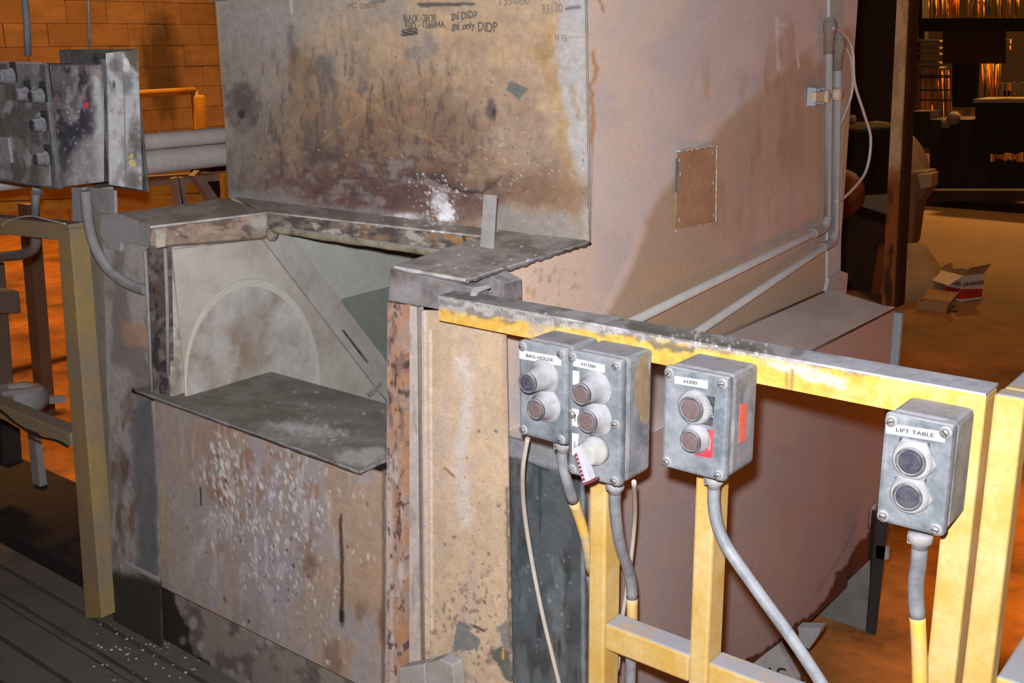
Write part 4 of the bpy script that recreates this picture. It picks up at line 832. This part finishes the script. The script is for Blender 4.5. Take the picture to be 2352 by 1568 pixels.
# ================================================================== things under / beyond the bin
lg = thing('support_leg', 'dark steel leg and grey gusset under the far end of the bin', 'support leg', (-.98, 2.7, FZ))
def zfloor(x, y): return at(x, y, Z=FZ)
b0 = zfloor(2000, 1456)
YL = b0[1]
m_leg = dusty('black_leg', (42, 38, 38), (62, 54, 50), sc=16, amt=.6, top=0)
mkobj('post', MB().prism([at(1990, 1450, Y=YL), at(2012, 1458, Y=YL), at(2040, 1200, Y=YL), at(2012, 1190, Y=YL)], (-.03, .05, 0)), m_leg, lg)
mkobj('foot_tab', MB().prism(pp([(2012, 1252), (2042, 1256), (2040, 1285), (2012, 1282)], Y=YL), (0, .01, 0)), m_greyp, lg)
mkobj('gusset', MB().prism(pp([(1998, 1285), (1996, 1452), (1868, 1412), (1884, 1395)], Y=YL+.01), (0, .01, 0)), dusty('grey_gusset', (120, 120, 116), (92, 88, 84), sc=14, amt=.5, top=0), lg)
YB2 = at(1880, 1500, Z=FZ)[1]
bl = thing('steel_bracket', 'grey dusty steel bracket marked with black letters below the bin', 'bracket', at(1820, 1568, Z=FZ))
mkobj('flange', MB().prism([at(1832, 1440, Y=2.30), at(1886, 1442, Y=2.30), at(1880, 1458, Y=2.30), at(1858, 1490, Y=2.30), at(1838, 1478, Y=2.30)], (0, .03, 0)), m_greyp, bl)
mkobj('web', MB().prism(pp([(1752, 1505), (1786, 1480), (1830, 1560), (1838, 1680), (1700, 1680), (1700, 1548)], Y=2.0), (0, .02, 0)), dusty('pale_bracket_web', (158, 156, 152), (110, 104, 98), sc=12, amt=.7), bl)
text('AC', 'lettering', at(1784, 1548, Y=1.998), (1, 0, .35), (-.3, 0, 1), .038, flat('black_mark', (30, 28, 30), .8), bl)

# ================================================================== LEFT SIDE: old rail, control panel on column, hose
lr_ = thing('guard_rail', 'dull yellow guard rail section at the left edge, grey with dust', 'guard rail', (-2.5, 1.36, FZ))
m_ly = dusty('dusty_yellow_left', (158, 134, 84), (134, 120, 106), dust=(132, 124, 118), sc=7, amt=.8, side=.25)
x_ = at(150, 510, Y=1.33)
P = [at(130, 522, Y=1.33), at(160, 526, Y=1.33), at(234, 1420, Y=1.33), at(196, 1420, Y=1.33)]
mkobj('post', MB().prism(P, (0, .05, 0)), m_ly, lr_, .003)
mkobj('top_rail', MB().prism([at(-120, 488, Y=1.333), at(158, 515, Y=1.333), at(160, 556, Y=1.333), at(-120, 522, Y=1.333)], (0, .044, 0)), m_ly, lr_, .003)
mkobj('mid_rail', MB().prism([at(-120, 880, Y=1.34), at(160, 995, Y=1.34), at(164, 1026, Y=1.34), at(-120, 914, Y=1.34)], (0, .045, 0)), m_ly, lr_, .003)
spl2 = spl([at(x, y, Y=1.32) for x, y in ((-60, 905), (0, 942), (40, 975), (90, 1002), (130, 1012), (156, 1026))], 6)
tag(mkobj('black_cable', MB().tube(spl2, .0035, 8), flat('black_rubber', (40, 38, 40), .6)), 'black cable sagging along the left rail middle bar', 'cable')
arch = spl([at(x, y, Y=1.318) for x, y in ((2, 520), (18, 508), (45, 499), (75, 496), (100, 502), (150, 514))], 6)
tag(mkobj('grey_wire', MB().tube(arch, .0022, 8), m_cab), 'thin grey wire lying over the left rail top bar', 'cable')
colm = thing('mounting_column', 'grey dusty steel column carrying the left control panel', 'column', (-2.42, 1.40, FZ))
mkobj('channel', MB().prism([at(163, 430, Y=1.385), at(190, 430, Y=1.385), at(232, 1440, Y=1.385), at(206, 1440, Y=1.385)], (0, .03, 0)), dusty('grey_channel', (156, 154, 160), (126, 124, 126), sc=9, amt=.6, top=.2), colm, .002)
mkobj('channel', MB().prism([at(190, 430, Y=1.395), at(236, 430, Y=1.395), at(300, 1330, Y=1.395), at(232, 1440, Y=1.395)], (0, .03, 0)), dusty('brown_channel', (156, 144, 130), (120, 106, 96), sc=8, amt=.7, top=.2), colm, .004)
sp2 = [at(x, y, Y=1.36) for x, y in ((196, 438), (202, 500), (216, 560), (246, 615), (290, 650), (340, 668))]
tag(mkobj('flexible_hose', MB().tube(spl(sp2, 6), .0125, 12), dusty('grey_hose', (146, 144, 146), (116, 112, 112), sc=20, amt=.6)), 'grey hose curving from under the left control panel to the machine', 'hose')

XP = -2.36
cp = thing('control_panel', 'grimy black-grey control panel with protruding buttons at the left edge', 'control panel', (-2.4, 1.25, 1.19))
yf_ = at(118, 290, X=XP)[1]; yb_ = at(240, 290, X=XP)[1]; zt2 = at(120, 148, X=XP)[2]; zb2 = at(124, 432, X=XP)[2]; xl = XP-.30
m_cp = dusty('grimy_panel_paint', (74, 76, 76), (128, 128, 126), dust=(118, 118, 118), sc=14, amt=.85, rough=.55, bump=.4, top=.95, side=.5)
m_cpd = dusty('black_grime_side', (44, 42, 44), (110, 106, 108), dust=(120, 118, 118), sc=11, amt=.75, rough=.5, bump=.3, top=.95, side=.3)
mkobj('enclosure', MB().box(xl, XP, yf_+.012, yb_, zb2, zt2), m_cpd, cp, .004)
mkobj('door', MB().box(xl, XP+.002, yf_-.004, yf_+.011, zb2-.004, zt2+.003), m_cp, cp, .004)
y2 = at(248, 290, X=XP)[1]; y3 = at(322, 290, X=XP)[1]
mkobj('door_gasket', MB().box(xl, XP+.001, yf_+.0105, yf_+.0125, zb2+.002, zt2-.002), m_dark, cp)
mkobj('rear_enclosure', MB().box(xl+.02, XP-.004, yb_, y2+.03, zb2+.004, zt2-.002), m_cp, cp, .004)
bp_ = MB().box(xl-.02, XP+.012, y3-.006, y3, at(328, 440, X=XP)[2], at(318, 112, X=XP)[2])
mkobj('backing_plate', bp_, m_cp, cp, .001)
mkobj('side_flange', MB().box(XP-.01, XP+.004, y2+.0, y3-.005, zb2+.002, zt2+.01), m_cp, cp, .001)
def p_cside(p):
    p.mottle((34, 34, 38), 40, 60, .42, .6, .9, (160, 250, 50, 140, .5)); p.mottle((112, 106, 110), 16, 30, .5, .66, .8); p.mottle((70, 52, 60), 20, 26, .56, .7, .7)
    p.line([(222, 175), (232, 240), (234, 400)], 14, (158, 158, 160), .85, 8, .9); p.poly([(170, 330), (240, 300), (240, 420), (150, 430)], (134, 130, 130), .6, 14, 20, 10)
    p.line([(205, 160), (228, 175)], 5, (120, 104, 90), .7, 4); p.specks(30, 125, 160, 235, 420, .8, 2, (190, 188, 190), 1, 0, .8, 91)
sheet('side_paint', [at(119, 151, X=XP+.0012), at(239, 149, X=XP+.0012), at(239, 417, X=XP+.0012), at(126, 431, X=XP+.0012)], 60, 110, .001, (74, 72, 76), p_cside, cp, gain=1.5)
def p_crear(p):
    p.mottle((120, 118, 118), 18, 50, .42, .6, .8); p.poly([(280, 112), (318, 110), (318, 170), (300, 150)], (78, 74, 66), .9, 4, 10, 3); p.poly([(283, 136), (292, 133), (298, 150), (296, 168), (284, 165)], (196, 190, 190), .9, 2, 6, 2)
    p.blob(262, 150, 12, 16, (96, 92, 88), .8, .6); p.blob(292, 190, 12, 26, (92, 96, 98), .8, .6); p.blob(262, 195, 3, 9, (50, 50, 54), .8); p.blob(312, 330, 14, 34, (88, 86, 80), .8, .6, .8); p.blob(306, 415, 18, 18, (90, 84, 80), .8, .7, .8)
    p.line([(244, 150), (250, 425)], 1.6, (80, 80, 84), .8); p.line([(284, 165), (290, 432)], 1.4, (96, 96, 98), .8)
sheet('rear_paint', [at(243, 122, X=XP+.0135), at(317, 114, X=XP+.0135), at(327, 436, X=XP+.0135), at(250, 424, X=XP+.0135)], 40, 130, .001, (158, 158, 160), p_crear, cp, gain=1.5)
def p_cdoor(p):
    p.mottle((78, 78, 76), 20, 50, .42, .6, .8); p.mottle((150, 150, 152), 22, 40, .52, .7, .8); p.line([(0, 142), (104, 145)], 3, (150, 152, 152), .7, 1)
sheet('door_paint', [at(-40, 139, Y=yf_-.0046), at(103, 143, Y=yf_-.0046), at(117, 428, Y=yf_-.0046), at(-40, 404, Y=yf_-.0046)], 60, 110, .001, (108, 108, 106), p_cdoor, cp, gain=1.4)
m_cbt = dusty('dull_button_sleeve', (104, 102, 106), (150, 150, 154), sc=60, amt=.6)
mkobj('red_paint_spot', MB().prism([at(192, 240, X=XP+.003), at(198, 234, X=XP+.003), at(205, 238, X=XP+.003), at(200, 248, X=XP+.003), at(193, 246, X=XP+.003)], (-.001, 0, 0)), m_red, cp)
for x, y in ((302, 358), (308, 378), (300, 372)):
    q = at(x, y, X=XP+.0145); mkobj('yellow_paint_fleck', MB().prism([q+np.array([0, a, b])*.006 for a, b in ((-1, -.6), (0, -1), (1, .2), (.3, 1), (-.6, .5))], (-.001, 0, 0)), dusty('yellow_fleck', (226, 200, 110), (160, 150, 100), sc=60, amt=.4), cp)
for px, py, ln, r, mc in ((70, 222, .03, .014, m_capd), (74, 288, .03, .014, m_capd), (82, 366, .03, .014, m_capd), (36, 218, .03, .014, m_cap), (0, 176, .032, .016, m_gal)):
    c = at(px, py, Y=yf_-ln); b = mkobj('push_button', MB().lathe((c[0], yf_-.004, c[2]), (0, -1, 0), [(-.002, r*1.3), (.006, r*1.25), (.010, r*1.05), (ln-.008, r), (ln-.004, r*.9)], 20), m_cbt, cp)
    mkobj('cap', MB().lathe((c[0], yf_-ln, c[2]), (0, -1, 0), [(-.004, r*.82), (.001, r*.8), (.002, r*.6)], 18), mc, b)
    mkobj('legend_plate', MB().box(c[0]-.004, c[0]+.026, yf_-.0055, yf_-.004, c[2]-.012, c[2]+.032), m_blk, b)
c = at(8, 345, Y=yf_-.02)
mkobj('selector_plate', MB().box(c[0]-.03, c[0]+.012, yf_-.012, yf_-.004, c[2]-.03, c[2]+.03), m_dust, cp, .002)
spl3 = [at(x, y, Y=1.44) for x, y in ((52, -60), (62, 60), (64, 128))]
tag(mkobj('conduit_riser', MB().tube(spl3, .0082, 12), dusty('blue_grey_conduit', (120, 126, 136), (98, 100, 106), sc=14, amt=.5)), 'blue-grey conduit rising from the left control panel', 'conduit')
tag(mkobj('thin_rod', MB().tube([at(201, -60, Y=1.52), at(206, 112, Y=1.52)], .0036, 8), m_gal), 'thin pale rod hanging down behind the left control panel', 'rod')
t = thing('conduit_elbow', 'thick dusty pipe turning left under the control panel', 'conduit', at(85, 440, Y=1.40))
mkobj('nipple', MB().tube([at(84, 430, Y=1.40), at(82, 455, Y=1.40), at(80, 500, Y=1.40)], .0105, 12), m_gal, t)
mkobj('nut', MB().lathe(at(84, 436, Y=1.40), (0, 0, -1), [(0, .016), (.012, .016)], 8), m_grime, t)
mkobj('bend', MB().tube(spl([at(x, y, Y=1.40) for x, y in ((80, 500), (83, 540), (78, 570), (50, 584), (0, 590), (-60, 598))], 6), .0135, 12), dusty('brown_dusty_pipe', (116, 100, 90), (90, 76, 68), sc=16, amt=.5), t)
tag(mkobj('floor_shade_block', MB().box(-4.6, -2.62, 1.50, 1.86, FZ, -.02), m_leg, bevel=.01), 'low dark block added as floor shade behind the platform boards', 'shade block')  # added low block, stands in for the shaded floor here
# platform of dark boards in front
pl = thing('work_platform', 'dark grimy platform of boards at the bottom left', 'platform', (-2.8, 1.0, FZ))
m_pl = dusty('dark_platform', (80, 76, 66), (104, 98, 90), dust=(106, 102, 96), sc=5, amt=.6, top=.5, rough=.85, bump=.4)
ys = [1.425, 1.345, 1.262, 1.235, 1.14, 1.04, .94, .84, .74]
for a, b in zip(ys[:-1], ys[1:]):
    mkobj('board', MB().box(-5.2, -1.35 if a < 1.30 else -1.42, b+.005, a-.005, -.03+random.uniform(-.003, .003), 0.0+random.uniform(-.003, .003)), m_pl, pl, .003)
mkobj('joist', MB().box(-5.1, -1.5, .76, 1.41, FZ, -.035), m_leg, pl)
tag(mkobj('grit', (lambda b: ([b.box(q[0]-r, q[0]+r, q[1]-r, q[1]+r, .001, .001+r) for q, r in [(at(random.triangular(150, 620, 330), random.uniform(1430, 1568), Z=0), random.uniform(.0012, .003)) for _ in range(90)] if q[1] < 1.41], b)[1])(MB()), flat('white_grit', (190, 186, 176), .9)), 'white grit scattered on the dark platform', 'grit', kind='stuff')

# ---- far left background
m_fy = dusty('far_yellow_paint', (206, 150, 50), (160, 112, 40), sc=6, amt=.6, top=.3)
m_fg = dusty('far_grey_pipe', (156, 148, 146), (126, 116, 112), sc=8, amt=.5)
m_lp = dusty('dusty_large_pipe', (208, 200, 198), (176, 164, 158), sc=8, amt=.5, top=.3)
for (yc, r, lab) in ((318, .0255, 'upper grey pipe passing behind the hood'), (364.5, .037, 'thick lower grey pipe passing behind the hood')):
    q = at(420, yc, X=-3.0)
    tag(mkobj('large_pipe', MB().tube([q+[0, t, 0] for t in (-1.6, 0, 3.2)], r, 18), m_lp), lab, 'pipe', 'pipes behind the hood')
fr = thing('yellow_barrier', 'yellow pipe barrier frame in front of the block wall', 'barrier', at(400, 400, X=-8))
X8 = -8.2
mkobj('frame_bar', MB().tube([at(200, 222, X=X8), at(446, 208, X=X8)], .032, 10), m_fy, fr)
mkobj('frame_bar', MB().tube([at(446, 208, X=X8), np.array([X8, at(446, 208, X=X8)[1], FZ])], .032, 10), m_fy, fr)
tag(mkobj('bollard', MB().lathe(np.array([*at(464, 295, X=-7.9)[:2], FZ]), (0, 0, 1), [(-.0, .05), (1.20, .05), (1.22, .035)], 16), m_fy), 'yellow bollard beside the barrier frame', 'bollard')
rk = thing('yellow_steel_frame', 'low yellow steel frame with braces behind the deck', 'frame', at(420, 470, X=-5.2))
X5 = -5.2
def beam(name, a, b, w_, X, mat, par):
    A, B = at(*a, X=X), at(*b, X=X); d = B-A; d /= np.linalg.norm(d); s_ = np.cross(d, [1, 0, 0]); s_ = s_/np.linalg.norm(s_)*w_/2
    return mkobj(name, MB().prism([A-s_, B-s_, B+s_, A+s_], (-w_, 0, 0)), mat, par)
beam('top_channel', (230, 424), (545, 402), .05, X5, m_fg, rk); beam('yellow_beam', (-40, 440), (545, 425), .085, X5-.1, m_fy, rk); beam('lower_beam', (-40, 478), (545, 448), .05, X5-.1, m_fy, rk)
beam('brace', (404, 408), (420, 500), .038, X5+.05, m_fg, rk); beam('brace', (416, 408), (430, 500), .035, X5+.05, m_fg, rk); beam('brace', (452, 398), (500, 470), .05, X5+.05, m_fg, rk)
beam('dark_box', (482, 418), (520, 415), .18, X5-.02, m_blkint, rk); beam('post', (520, 400), (524, 470), .04, X5+.04, m_fy, rk)
tag(mkobj('brown_post', MB().prism([at(62, 470, X=-4.6), at(90, 470, X=-4.6), np.array([-4.6, at(104, 765, X=-4.6)[1], FZ]), np.array([-4.6, at(78, 765, X=-4.6)[1], FZ])], (-.08, 0, 0)), dusty('brown_far_post', (120, 96, 70), (90, 70, 52), sc=6, amt=.5)), 'dark brown post behind the left rail', 'post')
tag(mkobj('grey_post', MB().prism([at(78, 985, X=-3.6), at(94, 1000, X=-3.6), at(128, 1262, X=-3.6), at(106, 1262, X=-3.6)], (-.05, 0, 0)), m_greyp), 'slim grey post below the left rail middle bar', 'post')
tag(mkobj('dark_post', MB().prism([at(4, 960, X=-3.9), at(46, 985, X=-3.9), at(66, 1290, X=-3.9), at(14, 1290, X=-3.9)], (-.08, 0, 0)), m_leg), 'wide dark post at the left edge below the rail', 'post')
fx = thing('grey_motor', 'small grey motor housing behind the left rail', 'motor', at(60, 940, X=-3.2))
mkobj('body', MB().tube([at(14, 925, X=-3.2), at(60, 918, X=-3.2), at(98, 906, X=-3.2)], [.055, .06, .04], 14), m_greyp, fx)
mkobj('cap_plate', MB().prism([at(5, 900, X=-3.15), at(98, 888, X=-3.15), at(98, 896, X=-3.15), at(5, 912, X=-3.15)], (-.1, 0, 0)), m_fg, fx)
mkobj('bracket_arm', MB().prism([at(95, 915, X=-3.2), at(150, 910, X=-3.2), at(150, 924, X=-3.2), at(95, 930, X=-3.2)], (-.03, 0, 0)), m_fg, fx)
vb = thing('valve_block', 'dusty brown valve block behind the left rail', 'valve', at(25, 800, X=-3.4))
mkobj('body', MB().prism([at(-40, 665, X=-3.4), at(45, 668, X=-3.4), at(50, 720, X=-3.4), at(-40, 722, X=-3.4)], (-.15, 0, 0)), dusty('brown_valve', (110, 88, 74), (86, 68, 58), sc=8, amt=.5), vb, .006)
mkobj('pedestal', MB().prism([at(-40, 600, X=-3.5), at(12, 602, X=-3.5), at(34, 900, X=-3.5), at(-40, 900, X=-3.5)], (-.12, 0, 0)), dusty('brown_valve', (110, 88, 74)), vb, .006)

# ================================================================== RIGHT BACKGROUND
hc = thing('steel_column', 'tall beige steel column behind the hood on the right', 'column', at(2046, 705, Z=FZ))
YC = float(at(2046, 705, Z=FZ)[1])
cxb, cxt = at(2046, 705, Y=YC), at(2076, -60, Y=YC)
m_col = dusty('beige_column', (200, 178, 146), (176, 140, 100), sc=2.5, amt=.6, top=0)
sheet('face', [at(2063, -60, Y=YC), at(2088, -60, Y=YC), at(2052, 705, Y=YC), at(2025, 705, Y=YC)], 10, 160, .02, (176, 160, 130), lambda p: (p.mottle((150, 132, 104), 20, 60, .42, .62, .8), p.poly([(1990, 420), (2110, 400), (2110, 760), (1990, 760)], (126, 74, 34), .9, 30, 50, 26), p.mottle((60, 40, 24), 20, 60, .5, .66, .9, (2040, 600, 60, 160, .4))), hc, gain=1.6)
mkobj('web', MB().prism([at(2052, 705, Y=YC+.02), at(2062, 705, Y=YC+.02), at(2099, -60, Y=YC+.02), at(2088, -60, Y=YC+.02)], (0, .12, 0)), dusty('dark_web', (70, 40, 24), (50, 30, 20), sc=3, amt=.4, top=0), hc)
pu = thing('rusty_vessel', 'large round rusty vessel on a pale bulging base behind the column', 'vessel', at(2080, 710, Z=FZ))
YV = 7.5
m_ves = dusty('vessel_skin', (170, 148, 120), (140, 92, 48), dust=(190, 180, 168), sc=2.2, amt=.8, top=.8)
m_vesd = dusty('vessel_dark', (34, 30, 22), (60, 46, 30), sc=3, amt=.5, top=.2)
cv = at(2002, 408, Y=YV); rv = .375
mkobj('shell', MB().lathe(cv, (.35, -1, 0), [(-.3, .30), (-.2, rv), (.1, rv), (.16, rv*.9), (.2, rv*.6), (.21, .05)], 32), m_ves, pu)
mkobj('rim', MB().lathe(cv, (.35, -1, 0), [(.02, rv+.004), (.06, rv+.010), (.10, rv+.004)], 32), m_ves, pu)
lid_ = MB().lathe(at(1968, 300, Y=YV-.5), (0, 0, 1), [(-.38, .27), (0, .28), (.005, .30), (.035, .30), (.04, .26)], 28)
mkobj('drum', lid_, m_vesd, pu)
mkobj('knob', MB().lathe(at(1958, 282, Y=YV-.5), (0, 0, 1), [(-.02, .02), (.03, .025), (.05, .012)], 12), m_fg, pu)
mkobj('motor', MB().lathe(at(1935, 440, Y=YV-.7), (.2, -1, 0), [(-.1, .12), (.1, .16), (.14, .12)], 20), dusty('rust_motor', (120, 66, 34), (90, 50, 28), sc=4, amt=.6), pu)
mkobj('neck', MB().prism([at(2070, 395, Y=YV-.2), at(2132, 392, Y=YV-.2), at(2128, 440, Y=YV-.2), at(2104, 470, Y=YV-.2), at(2092, 560, Y=YV-.2), at(2056, 600, Y=YV-.2), at(2050, 500, Y=YV-.2)], (0, .2, 0)), dusty('rust_neck', (140, 92, 52), (110, 100, 84), sc=5, amt=.7, bump=.6), pu, .02)
mkobj('flange', MB().prism([at(2105, 400, Y=YV-.25), at(2140, 398, Y=YV-.25), at(2138, 430, Y=YV-.25), at(2112, 436, Y=YV-.25)], (0, .15, 0)), m_ves, pu, .01)
bs = MB().lathe(at(2090, 712, Y=YV-.42), (0, 0, 1), [(-.02, .13), (.04, .19), (.14, .225), (.22, .21), (.32, .15), (.40, .09), (.44, .06)], 24)
mkobj('bulging_base', bs, dusty('pale_sack', (176, 148, 108), (150, 104, 56), sc=3, amt=.6, top=.3, bump=.8), pu)
mkobj('dark_plinth', MB().prism([at(1925, 480, Y=YV-.55), at(2045, 520, Y=YV-.55), at(2025, 700, Y=YV-.55), at(1925, 735, Y=YV-.55)], (0, .3, 0)), dusty('dark_rust_plinth', (52, 38, 26), (90, 54, 28), sc=3, amt=.6, top=0), pu, .02)
mkobj('side_leg', MB().prism([at(2016, 560, Y=YV-.58), at(2058, 560, Y=YV-.58), at(2065, 712, Y=YV-.58), at(1990, 712, Y=YV-.58)], (0, .1, 0)), dusty('orange_rust_leg', (150, 84, 36), (110, 60, 28), sc=4, amt=.6, top=0), pu, .02)
# cardboard boxes
m_card = dusty('cardboard', (176, 140, 98), (160, 124, 84), sc=6, amt=.3, top=0)
m_cwh = dusty('white_carton_print', (226, 214, 192), (206, 190, 166), sc=6, amt=.3, top=0)
m_cred = flat('red_carton_print', (190, 42, 24), .8)
def carton(name, lab, base_px, w_, d_, h_, rot, big):
    q = at(*base_px, Z=FZ); t = thing(name, lab, 'cardboard box', q)
    c, s = math.cos(rot), math.sin(rot); ux = np.array([c, s, 0]); uy = np.array([-s, c, 0]); uz = np.array([0, 0, 1.])
    def wallp(nm, o, a, b, th, mat, z0=0, z1=1): 
        return mkobj(nm, MB().prism([o+uz*z0*h_, o+a+uz*z0*h_, o+a+uz*z1*h_, o+uz*z1*h_], b*th), mat, t)
    wallp('front_side', q, ux*w_, uy, .006, m_cwh if big else m_card); wallp('back_side', q+uy*d_, ux*w_, -uy, .006, m_card)
    wallp('left_side', q+uy*.006, uy*(d_-.012), ux, .006, m_cwh if big else m_card); wallp('right_side', q+ux*(w_-.006)+uy*.006, uy*(d_-.012), ux, .006, m_card)
    mkobj('bottom', MB().prism([q, q+ux*w_, q+ux*w_+uy*d_, q+uy*d_], uz*.005), m_card, t)
    if big:
        o = q-uy*.001; mkobj('red_band', MB().prism([o+uz*.02, o+ux*w_+uz*.02, o+ux*w_+uz*h_*.42, o+uz*h_*.5], uy*.002), m_cred, t)
        o = q-ux*.001; mkobj('red_band', MB().prism([o+uz*.02, o+uy*d_+uz*.02, o+uy*d_+uz*h_*.42, o+uz*h_*.5], ux*.002), m_cred, t)
        text('GRAINGER', 'lettering', q+ux*w_*.5+uz*h_*.66-uy*.003, ux, uz, .036, flat('dark_red_ink', (90, 24, 16), .8), t, 1.0)
        text('GRAINGER', 'lettering', q+uy*d_*.5+uz*h_*.66-ux*.003, -uy, uz, .036, flat('dark_red_ink', (90, 24, 16), .8), t, 1.0)
        mkobj('flap', MB().prism([q+uz*h_, q+ux*w_+uz*h_, q+ux*w_+uz*h_*1.42-uy*.05, q+uz*h_*1.35-uy*.05], uy*.005), m_card, t)
        mkobj('flap', MB().prism([q+uz*h_, q+uy*d_+uz*h_, q+uy*d_*.95+uz*h_*.75-ux*.12, q+uz*h_*.70-ux*.12], ux*.005), m_cwh, t)
        mkobj('flap', MB().prism([q+uy*d_+uz*h_, q+uy*d_+ux*w_*.6+uz*h_, q+uy*d_+ux*w_*.5+uz*h_*1.25, q+uy*d_+ux*w_*.1+uz*h_*1.15], uy*.005), m_card, t)
    else:
        mkobj('flap', MB().prism([q+uy*d_+uz*h_, q+uy*d_+ux*w_+uz*h_, q+uy*(d_+.12)+ux*w_+uz*h_*1.6, q+uy*(d_+.12)+uz*h_*1.6], uy*.004), m_card, t)
        mkobj('flap', MB().prism([q+ux*w_+uz*h_, q+ux*w_+uy*d_+uz*h_, q+ux*(w_+.05)+uy*d_*.8+uz*h_*2.6, q+ux*(w_+.04)+uy*.02+uz*h_*2.2], ux*.004), m_card, t)
carton('cardboard_box', 'open white cardboard carton with red bands on the floor', (2207, 694), .168, .195, .172, 1.06, True)
carton('cardboard_box', 'small low open cardboard box in front of the red-banded carton', (2104, 712), .18, .12, .055, .05, False)

# racks and clutter far back, right
YK = 12.5
rkb = thing('storage_rack', 'dark storage rack with hanging rods under orange light, far right', 'rack', at(2230, 460, Y=YK))
m_rk = dusty('rack_black', (26, 22, 18), (40, 30, 22), sc=2, amt=.4, top=.1)
m_rw = dusty('rack_sheet', (120, 112, 96), (90, 84, 72), sc=3, amt=.5, top=0)
def slab(nm, x0, y0_, x1, y1_, mat, par, dy=.06, Y=YK): return mkobj(nm, MB().prism(pp([(x0, y0_), (x1, y0_), (x1, y1_), (x0, y1_)], Y=Y), (0, dy, 0)), mat, par)
slab('cross_beam', 2116, 42, 2420, 72, m_rk, rkb, .3, YK-.3); slab('dark_panel', 2165, 70, 2304, 146, dusty('brown_dark_panel', (60, 40, 26), (46, 30, 20), sc=2, amt=.4, top=0), rkb, .1, YK-.2)
slab('rack_upright', 2187, 146, 2242, 246, m_rk, rkb, .2, YK-.2); slab('rack_upright', 2110, -60, 2118, 90, m_rk, rkb, .2, YK-.1)
for y in (92, 108, 122, 142, 153): slab('shelf_slat', 2088, y, 2158, y+4, m_rw, rkb, .3, YK)
for y0_, y1_ in ((-20, 36), (40, 50), (66, 80), (96, 108), (112, 120), (126, 140), (158, 240), (246, 256)): slab('wall_sheet', 2086, y0_, 2113, y1_, m_rw, rkb, .02, YK+.2)
m_lit = [dusty('lit_rod_tone_%s' % k, c, tuple(v*.6 for v in c), sc=5, amt=.5, top=0) for k, c in (('a', (250, 160, 60)), ('b', (200, 120, 50)), ('c', (110, 100, 80)), ('d', (236, 190, 110)))]  # orange lamplight on rods and clutter is put into these colours
R = random.Random(5)
def rods(x0, x1, y0_, y1_, n, Y, name='hanging_rod', lean=3):
    for k in range(n):
        x = R.uniform(x0, x1); w_ = R.uniform(1.4, 3.6); l_ = R.uniform(-lean, lean); a = y0_+R.uniform(-6, 6); b = y1_+R.uniform(-10, 6)
        mkobj(name, MB().tube([at(x+l_, a, Y=Y+R.uniform(-.1, .1)), at(x, b, Y=Y+R.uniform(-.1, .1))], w_*Y/F*.62, 6), R.choice(m_lit), rkb)
rods(2125, 2340, -40, 42, 46, YK+.3, lean=1); rods(2114, 2184, 160, 262, 30, YK+.2); rods(2238, 2300, 146, 236, 26, YK+.2, lean=9); rods(2120, 2176, 240, 300, 8, YK+.3, lean=14)
for y in (172, 176, 205, 228): slab('rail_bar', 2112, y, 2184, y+3, m_rk, rkb, .03, YK)
slab('orange_rail', 2185, 252, 2216, 256, m_lit[0], rkb, .03, YK-.1); slab('orange_rail', 2186, 256, 2189, 272, m_lit[0], rkb, .03, YK-.1); slab('orange_rail', 2205, 256, 2208, 272, m_lit[0], rkb, .03, YK-.1); slab('orange_rail', 2230, 196, 2236, 275, m_lit[0], rkb, .03, YK-.1)
wbk = thing('machine_bench', 'long black machine bench with small items on top, far right', 'workbench', at(2260, 470, Y=11.2))
YM = 11.2
slab('body', 2135, 275, 2420, 440, m_rk, wbk, .6, YM); slab('bench_top', 2235, 228, 2420, 236, m_rw, wbk, .5, YM-.1); slab('cabinet', 2240, 236, 2420, 300, m_rk, wbk, .5, YM-.05)
slab('front_edge', 2090, 256, 2136, 340, m_rk, wbk, .3, YM); slab('kick_plate', 2120, 438, 2420, 462, dusty('bench_foot', (60, 44, 32), (40, 30, 24), sc=2, amt=.5), wbk, .5, YM-.2)
for x in range(8): slab('paper_item', 2296+x*9, 192+R.uniform(-3, 3), 2302+x*9, 222, R.choice([m_rw, m_lit[2], m_lit[0], m_rw]), wbk, .05, YM)
mkobj('round_item', MB().lathe(at(2190, 278, Y=YM-.05), (0, 0, 1), [(-.03, .05), (.05, .07), (.09, .03)], 12), m_rw, wbk); mkobj('round_item', MB().lathe(at(2173, 286, Y=YM-.05), (0, 0, 1), [(-.03, .04), (.03, .05), (.05, .03)], 12), m_rw, wbk)
for k in range(14): slab('small_part', 2275+k*5.4, 354+R.uniform(-4, 2), 2279+k*5.4, 366+R.uniform(-2, 8), R.choice(m_lit), wbk, .03, YM-.05)
slab('lamp_head', 2306, 90, 2320, 100, m_lit[3], rkb, .05, YK); slab('lamp_head', 2313, 104, 2319, 114, m_lit[0], rkb, .05, YK)
slab('bin_front', 2304, 208, 2322, 220, m_lit[1], wbk, .1, YM)
# dark duct/panelling between hood and column
tag(mkobj('dark_partition', MB().prism(pp([(1900, -60), (2064, -60), (2056, 330), (1900, 330)], Y=9.0), (0, .05, 0)), dusty('dark_brown_partition', (58, 44, 32), (42, 32, 24), sc=1.5, amt=.6, top=0)), 'dark brown partition sheet behind the hood corner', 'partition')

for o in list(bpy.data.objects):
    if '_w' in o: del o['_w']
print('OBJECTS', len(bpy.data.objects), 'blocks', cnt)
